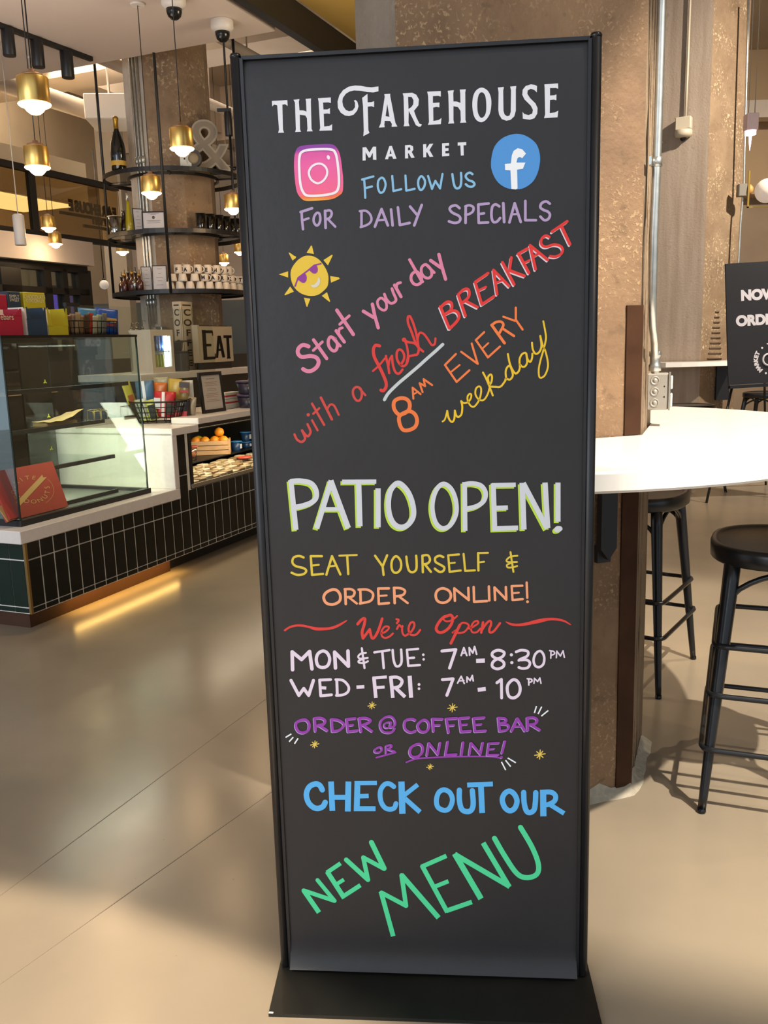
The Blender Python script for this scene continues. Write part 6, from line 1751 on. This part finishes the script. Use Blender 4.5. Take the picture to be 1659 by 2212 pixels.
# frames
def pframe(label, x0, x1, ytop, ring, R, th, paper, tilt=-.12, rz=0, fw=.012, logo=False):
    p = rp((x0+x1)/2, ring, R); w_ = (x1-x0)*p.y/FPX; zt_ = PY((x0+x1)/2, ytop, p.y).z; zb_ = RZ[ring]+.020; h = (zt_-zb_)
    t = thing('document_frame', label, 'picture frame', (p.x, p.y, zb_), rz); Tm = Matrix.Rotation(tilt, 4, 'X')
    b = MB(); b.box(-w_/2, w_/2, 0, .012, 0, fw, 0, Tm).box(-w_/2, w_/2, 0, .012, h-fw, h, 0, Tm).box(-w_/2, -w_/2+fw, 0, .012, fw, h-fw, 0, Tm).box(w_/2-fw, w_/2, 0, .012, fw, h-fw, 0, Tm); b.build('frame', BLK, t)
    MB().box(-w_/2+fw, w_/2-fw, .004, .008, fw, h-fw, 0, Tm).build('paper', mat('document paper', 'C9C6C8', .6), t)
    b = MB()
    for f_, ww_ in ((.86, .3), (.82, .15), (.48, .38), (.44, .30), (.36, .36)) if logo else ((.85, .2), (.66, .12), (.5, .3), (.36, .2), (.2, .3)): b.box(-w_*ww_*.8, w_*ww_*.8, .0034, .004, h*f_, h*f_+.003, 0, Tm)
    if logo: b.lathe([(.013, 0), (.001, .0006)], (0, 0, 0), 12, Tm @ Matrix.Translation((0, .0038, h*.66)) @ Matrix.Rotation(math.pi/2, 4, 'X'))
    b.build('print', mat('grey print', '6E6A72', .7), t)
    if logo: MB().box(-.008, .008, .012, .09, 0, .006).build('stand_leg', BLK, t)
pframe('black framed certificate with a round crest standing on the middle round shelf', 309, 357, 455, 1, .55, 0, '', rz=.05, logo=True)
pframe('leaning document in a thin frame left of the crested certificate', 291, 312, 449, 1, .50, 0, '', rz=.5, fw=.006)
pframe('left clipboard sheet in black on the lowest round shelf', 308, 329, 575, 2, .50, 0, '', rz=.3, fw=.005)
pframe('wide clipboard sheet in black beside the white cups', 331, 361, 572, 2, .53, 0, '', rz=.1, fw=.006)
# bottles
def bottle(name, label, x, ring, R, prof, mt, cap=None, group=None, extra=None):
    p = rp(x, ring, R); t = thing(name, label, 'bottle', (p.x, p.y, RZ[ring]+.019), 0, group); MB().lathe(prof, n=20).build('bottle_body', mt, t)
    if cap: MB().lathe(cap[0], n=16).build('cap', cap[1], t)
    if extra:
        for nm, pr, m_ in extra: MB().lathe(pr, n=20, cap=False).build(nm, m_, t)
    return t
DG = mat('dark green bottle glass', '0B0E0B', .12, coat=.4); GF = mat('gold foil', 'B08A38', .35, .8, .1, 30)
bottle('champagne_bottle', 'large dark champagne bottle with gold foil neck on the top round shelf', 259, 0, .55, [(.055, 0), (.064, .01), (.066, .17), (.060, .23), (.036, .30), (.022, .34), (.020, .36)], DG, ([(.021, .34), (.021, .42), (.024, .425), (.024, .445), (.014, .455)], GF), extra=[('label_print', [(.0668, .045), (.0668, .085)], mat('gold label', 'C09A3C', .5))])
bottle('yellow_bottle', 'slim bottle of yellow liqueur with a silver cap on the middle round shelf', 281, 1, .44, [(.032, 0), (.036, .008), (.035, .10), (.022, .20), (.014, .26), (.013, .30)], mat('yellow liqueur glass', 'A89A18', .12, coat=.3), ([(.016, .29), (.016, .35), (.013, .355)], mat('silver cap', 'B8B4AC', .3, .8)))
bottle('decanter', 'round brown decanter with a clear neck beside the ice bucket', 270, 1, .47, [(.03, 0), (.05, .01), (.055, .06), (.045, .11), (.018, .14), (.016, .21), (.021, .215)], mat('brown spirit glass', '2A1410', .1, coat=.4), ([(.017, .14), (.0165, .21), (.022, .215)], glass_mat('clear stopper', 'E0DAD0', op=.15)))
p = rp(250, 1, .56); t = thing('ice_bucket', 'clear glass ice bucket at the left end of the middle round shelf', 'bucket', (p.x, p.y-.0, RZ[1]+.019)); MB().lathe([(.05, 0), (.052, .005), (.064, .155), (.060, .155), (.048, .012), (.001, .01)], n=24).build('bucket_body', glass_mat('etched glass', 'D9CFC4', op=.22), t); MB().lathe([(.0645, .15), (.0645, .158), (.06, .158)], n=24).build('rim', GALV, t)
SY = mat('dark syrup glass', '2C120C', .12, coat=.4)
for k, (x, R, h_) in enumerate(((264, .52, .15), (271, .58, .13), (279, .52, .16), (287, .57, .14), (295, .52, .15), (303, .56, .12))):
    bottle('syrup_bottle', ['dark syrup bottle at the left end of the cluster', 'dark syrup bottle second in the cluster, in front', 'dark syrup bottle third in the cluster', 'dark syrup bottle fourth in the cluster, in front', 'dark syrup bottle fifth in the cluster', 'dark syrup bottle at the right end beside the clipboards'][k], x, 2, R, [(.028, 0), (.031, .006), (.031, h_*.6), (.012, h_*.8), (.012, h_)], SY if k % 2 == 0 else mat('amber syrup glass', '4A1E10', .12, coat=.4), ([(.014, h_), (.014, h_+.025), (.004, h_+.03), (.004, h_+.06)], [STN, GF][k % 2]), 'syrup bottles on the lowest round shelf')
p = rp(291, 2, .60); t = thing('straw_glass', 'slim clear glass in front of the syrup bottles', 'glass', (p.x, p.y, RZ[2]+.019)); MB().lathe([(.014, 0), (.016, .1)], n=14).build('glass_body', glass_mat('pale glass', 'D8DCE0', op=.35), t)
# ampersand, bottle roll and white box on the top ring
p = rp(452, 0, .50); am = thing('ampersand_sign', 'large cream marquee ampersand standing on the top round shelf', 'sign', (p.x, p.y, RZ[0]+.019), .25)
b = MB(); text_mesh('&', .60, Matrix.Translation((0, .02, .012)) @ Matrix.Rotation(math.pi/2, 4, 'X'), b, 'CENTER', .012, .03); b.build('letter_body', mat('brushed cream tin', '9E9484', .4, .3), am)
b = MB(); text_mesh('&', .60, Matrix.Translation((0, -.012, .012)) @ Matrix.Rotation(math.pi/2, 4, 'X'), b, 'CENTER', -.004, .0); b.build('letter_face', mat('tarnished tin face', '85796A', .45, .4), am)
p = rp(405, 0, .53); t = thing('white_box', 'small white box with a dark mark left of the ampersand', 'box', (p.x, p.y, RZ[0]+.019)); MB().box(-.05, .05, -.03, .03, 0, .135, .002).build('box_body', mat('white card', 'CFCFC4'), t); MB().lathe([(.008, 0), (.001, .001)], (0, 0, 0), 10, Matrix.Translation((-.01, -.031, .07)) @ Matrix.Rotation(math.pi/2, 4, 'X')).build('mark', INK, t)
p = rp(421, 0, .57); t = thing('cable_reel', 'dark round reel between the white box and the ampersand', 'reel', (p.x, p.y, RZ[0]+.019)); Mr = Matrix.Translation((0, 0, .072)) @ Matrix.Rotation(math.pi/2, 4, 'X')
MB().lathe([(.07, -.02), (.072, -.01), (.072, .01), (.07, .02)], n=24, M=Mr).build('rim', mat('dark rim', '3A332A', .5), t); MB().lathe([(.045, .018), (.045, .024), (.02, .024)], n=20, M=Mr).build('core', mat('tan core', '8A7A5C', .5), t)
p = rp(487, 0, .50); t = thing('dark_bottle', 'dark bottle lying behind the right side of the ampersand', 'bottle', (p.x, p.y, RZ[0]+.019+.04), -.35); MB().lathe([(.03, -.14), (.04, -.12), (.04, .04), (.016, .1), (.016, .16)], n=18, M=Matrix.Rotation(math.pi/2, 4, 'Y')).build('bottle_body', DG, t); MB().lathe([(.018, .14), (.018, .17)], n=12, M=Matrix.Rotation(math.pi/2, 4, 'Y')).build('cap', BLK, t)

# ------------------------------------------------------------------ brass pendants
GLOW = mat('hot lamp glass', 'FFD9A0', .4, emit=30, ecol='FFCF9A')
pd = thing('brass_pendant', 'largest brass pendant lamp, hanging nearest at upper left', 'lamp', (0, 0, 0), 0, 'brass pendant lamps')
MB().lathe([(.030, .158), (.068, .158), (.070, .154), (.070, .048), (.068, .044), (.050, .044)], n=36).build('brass_cylinder', BRASS, pd)
MB().lathe([(.001, 0), (.022, .003), (.036, .014), (.048, .030), (.066, .036), (.072, .042), (.072, .045), (.050, .050)], n=36).build('lamp_glass', GLOW, pd)
MB().lathe([(.046, .158), (.048, .160), (.048, .172), (.030, .178), (.016, .180), (.016, .192), (.006, .196)], n=28).build('cap', COPPER, pd)
MB().tube([(0, 0, .19), (0, 0, 1.42)], .0032, 6).build('cord', BLK, pd)
MB().lathe([(.05, 1.405), (.052, 1.412), (.052, 1.422)], n=20).build('ceiling_rose', mat('white rose', 'D8CFC8', .5), pd)
PD = [(72, 197, 62, 'a'), (79, 340, 49, 'brass pendant lamp directly below the largest one'), (392, 300, 47, 'brass pendant lamp hanging in front of the ampersand'), (326, 400, 39, 'brass pendant lamp in front of the top round shelf, left of centre'), (104, 481, 28, 'small brass pendant, upper of the far left pair'), (119, 516, 26, 'small brass pendant, lower of the far left pair'), (264, 534, 24, 'small brass pendant hanging behind the left of the round shelves'), (503, 437, 34.5, 'brass pendant at right of the round shelves beside the big sign'), (483, 559, 21, 'tiny brass pendant right of the column above the mugs'), (517, 536, 21, 'tiny brass pendant next to the big sign edge')]
for k, (x, y, w_, lb) in enumerate(PD):
    yy = .14*FPX/w_; sc_k = 1
    if k in (4, 5): yy = 8.0 if k == 4 else 8.5; sc_k = w_*yy/FPX/.14
    p = PY(x, y, yy); loc_ = Vector((p.x, p.y, p.z-.10*sc_k))
    if k == 0: pd.location = loc_; t = pd
    else: t = dup(pd, loc_, 0, lb, None, sc_k if sc_k != 1 else None)
    if yy < 9.2: point('pendant_glow', loc_+Vector((0, 0, -.02)), 3.0, (1, .72, .42), .03)
    ctop = 3.80 if CL(p).x < 3.42 and CL(p).y > .32 else 5.2
    for c in t.children:
        if c.name.startswith('cord'): c.scale = (1, 1, 1) if k == 0 else (1, 1, 1)
    if True:
        for c in list(t.children):
            if c.name.startswith('cord'):
                me = c.data.copy(); c.data = me
                for v in me.vertices:
                    if v.co.z > 1: v.co.z = (ctop-loc_.z)/sc_k
            if c.name.startswith('ceiling_rose'): c.location = (0, 0, (ctop-loc_.z)/sc_k-1.422)

# ------------------------------------------------------------------ track light and ceiling cameras
ta, tb = Vector((-2.85, 7.0, 3.8)), Vector((-2.34, 8.035, 3.8)); td = (tb-ta).normalized(); ta = tb-td*2.4
tk = thing('track_light', 'black track on the white soffit with cylinder spotlights, top left corner', 'track light', ((ta.x+tb.x)/2, (ta.y+tb.y)/2, 3.74), 0)
rz_ = math.atan2(td.y, td.x); L_ = 2.4
mb = MB(); mb.box(-L_/2, L_/2, -.018, .018, .025, .06, 0, Matrix.Translation((ta+tb)/2+Vector((0, 0, -.06))) @ Matrix.Rotation(rz_, 4, 'Z')); mb.build('track', BLK, tk, True)
for x_, y_ in ((18, 92), (81, 117), (145, 140)):
    yy = 6.5
    for _ in range(12):      # depth where the seen x meets the track
        q = PY(x_, y_, yy); f_ = (q.x-ta.x)*td.y-(q.y-ta.y)*td.x
        q_b = PY(x_, y_, yy+.01); f2_ = (q_b.x-ta.x)*td.y-(q_b.y-ta.y)*td.x; yy -= f_/((f2_-f_)/.01)
    q = PY(x_, y_, yy); base = Vector((q.x, q.y, 3.765)); hz = 49*yy/FPX*1.02; rr_ = 12.5*yy/FPX
    zc = q.z
    b = MB(); b.lathe([(rr_*.96, -hz/2), (rr_, -hz/2+.004), (rr_, hz/2-.004), (rr_*.96, hz/2)], (q.x, q.y, zc), 20); sp = b.build('spot_head', BLK, tk, True)
    b = MB(); b.tube([(q.x, q.y, zc+hz/2), (q.x, q.y, 3.77)], .012, 8); b.build('stem', GALV, tk, True)
def dome(label, x, y):
    q = PZ(x, y, 3.8); t = thing('security_camera', label, 'camera', (q.x, q.y, 3.8-.155))
    MB().lathe([(.052, .07), (.075, .085), (.085, .10), (.085, .15), (.080, .155)], n=28).build('housing', mat('white plastic', 'CFC9C4', .4), t)
    MB().lathe([(.001, .0), (.025, .006), (.045, .024), (.054, .05), (.056, .075)], n=24).build('lens_dome', BLKG, t)
dome('white ceiling dome camera at the top edge beside the middle pendant cord', 374, -8); dome('white ceiling dome camera near the soffit edge left of the big sign', 479, 44)
# spotlight on a rod right of the round shelves
q = PY(493, 262, 8.2); t = thing('rod_spotlight', 'black cylinder spotlight clipped to the right hanging rod', 'spotlight', (q.x, q.y, q.z-.12))
MB().lathe([(.03, 0), (.032, .004), (.032, .19), (.03, .194)], n=18).build('spot_head', BLK, t); MB().box(-.09, .03, -.012, .012, .20, .225).build('clip_arm', BLK, t); MB().tube([(0, 0, .19), (0, 0, .22)], .008, 6).build('stem', BLK, t)
tag(MB().tube([(q.x, q.y, q.z+.1), (q.x, q.y, 5.2)], .010, 6).tube([(q.x+.01, q.y, q.z-.9), (q.x+.01, q.y, q.z-.12)], .010, 6).build('hanging_rod', BLK), 'second black rod carrying the clipped spotlight', 'rod')
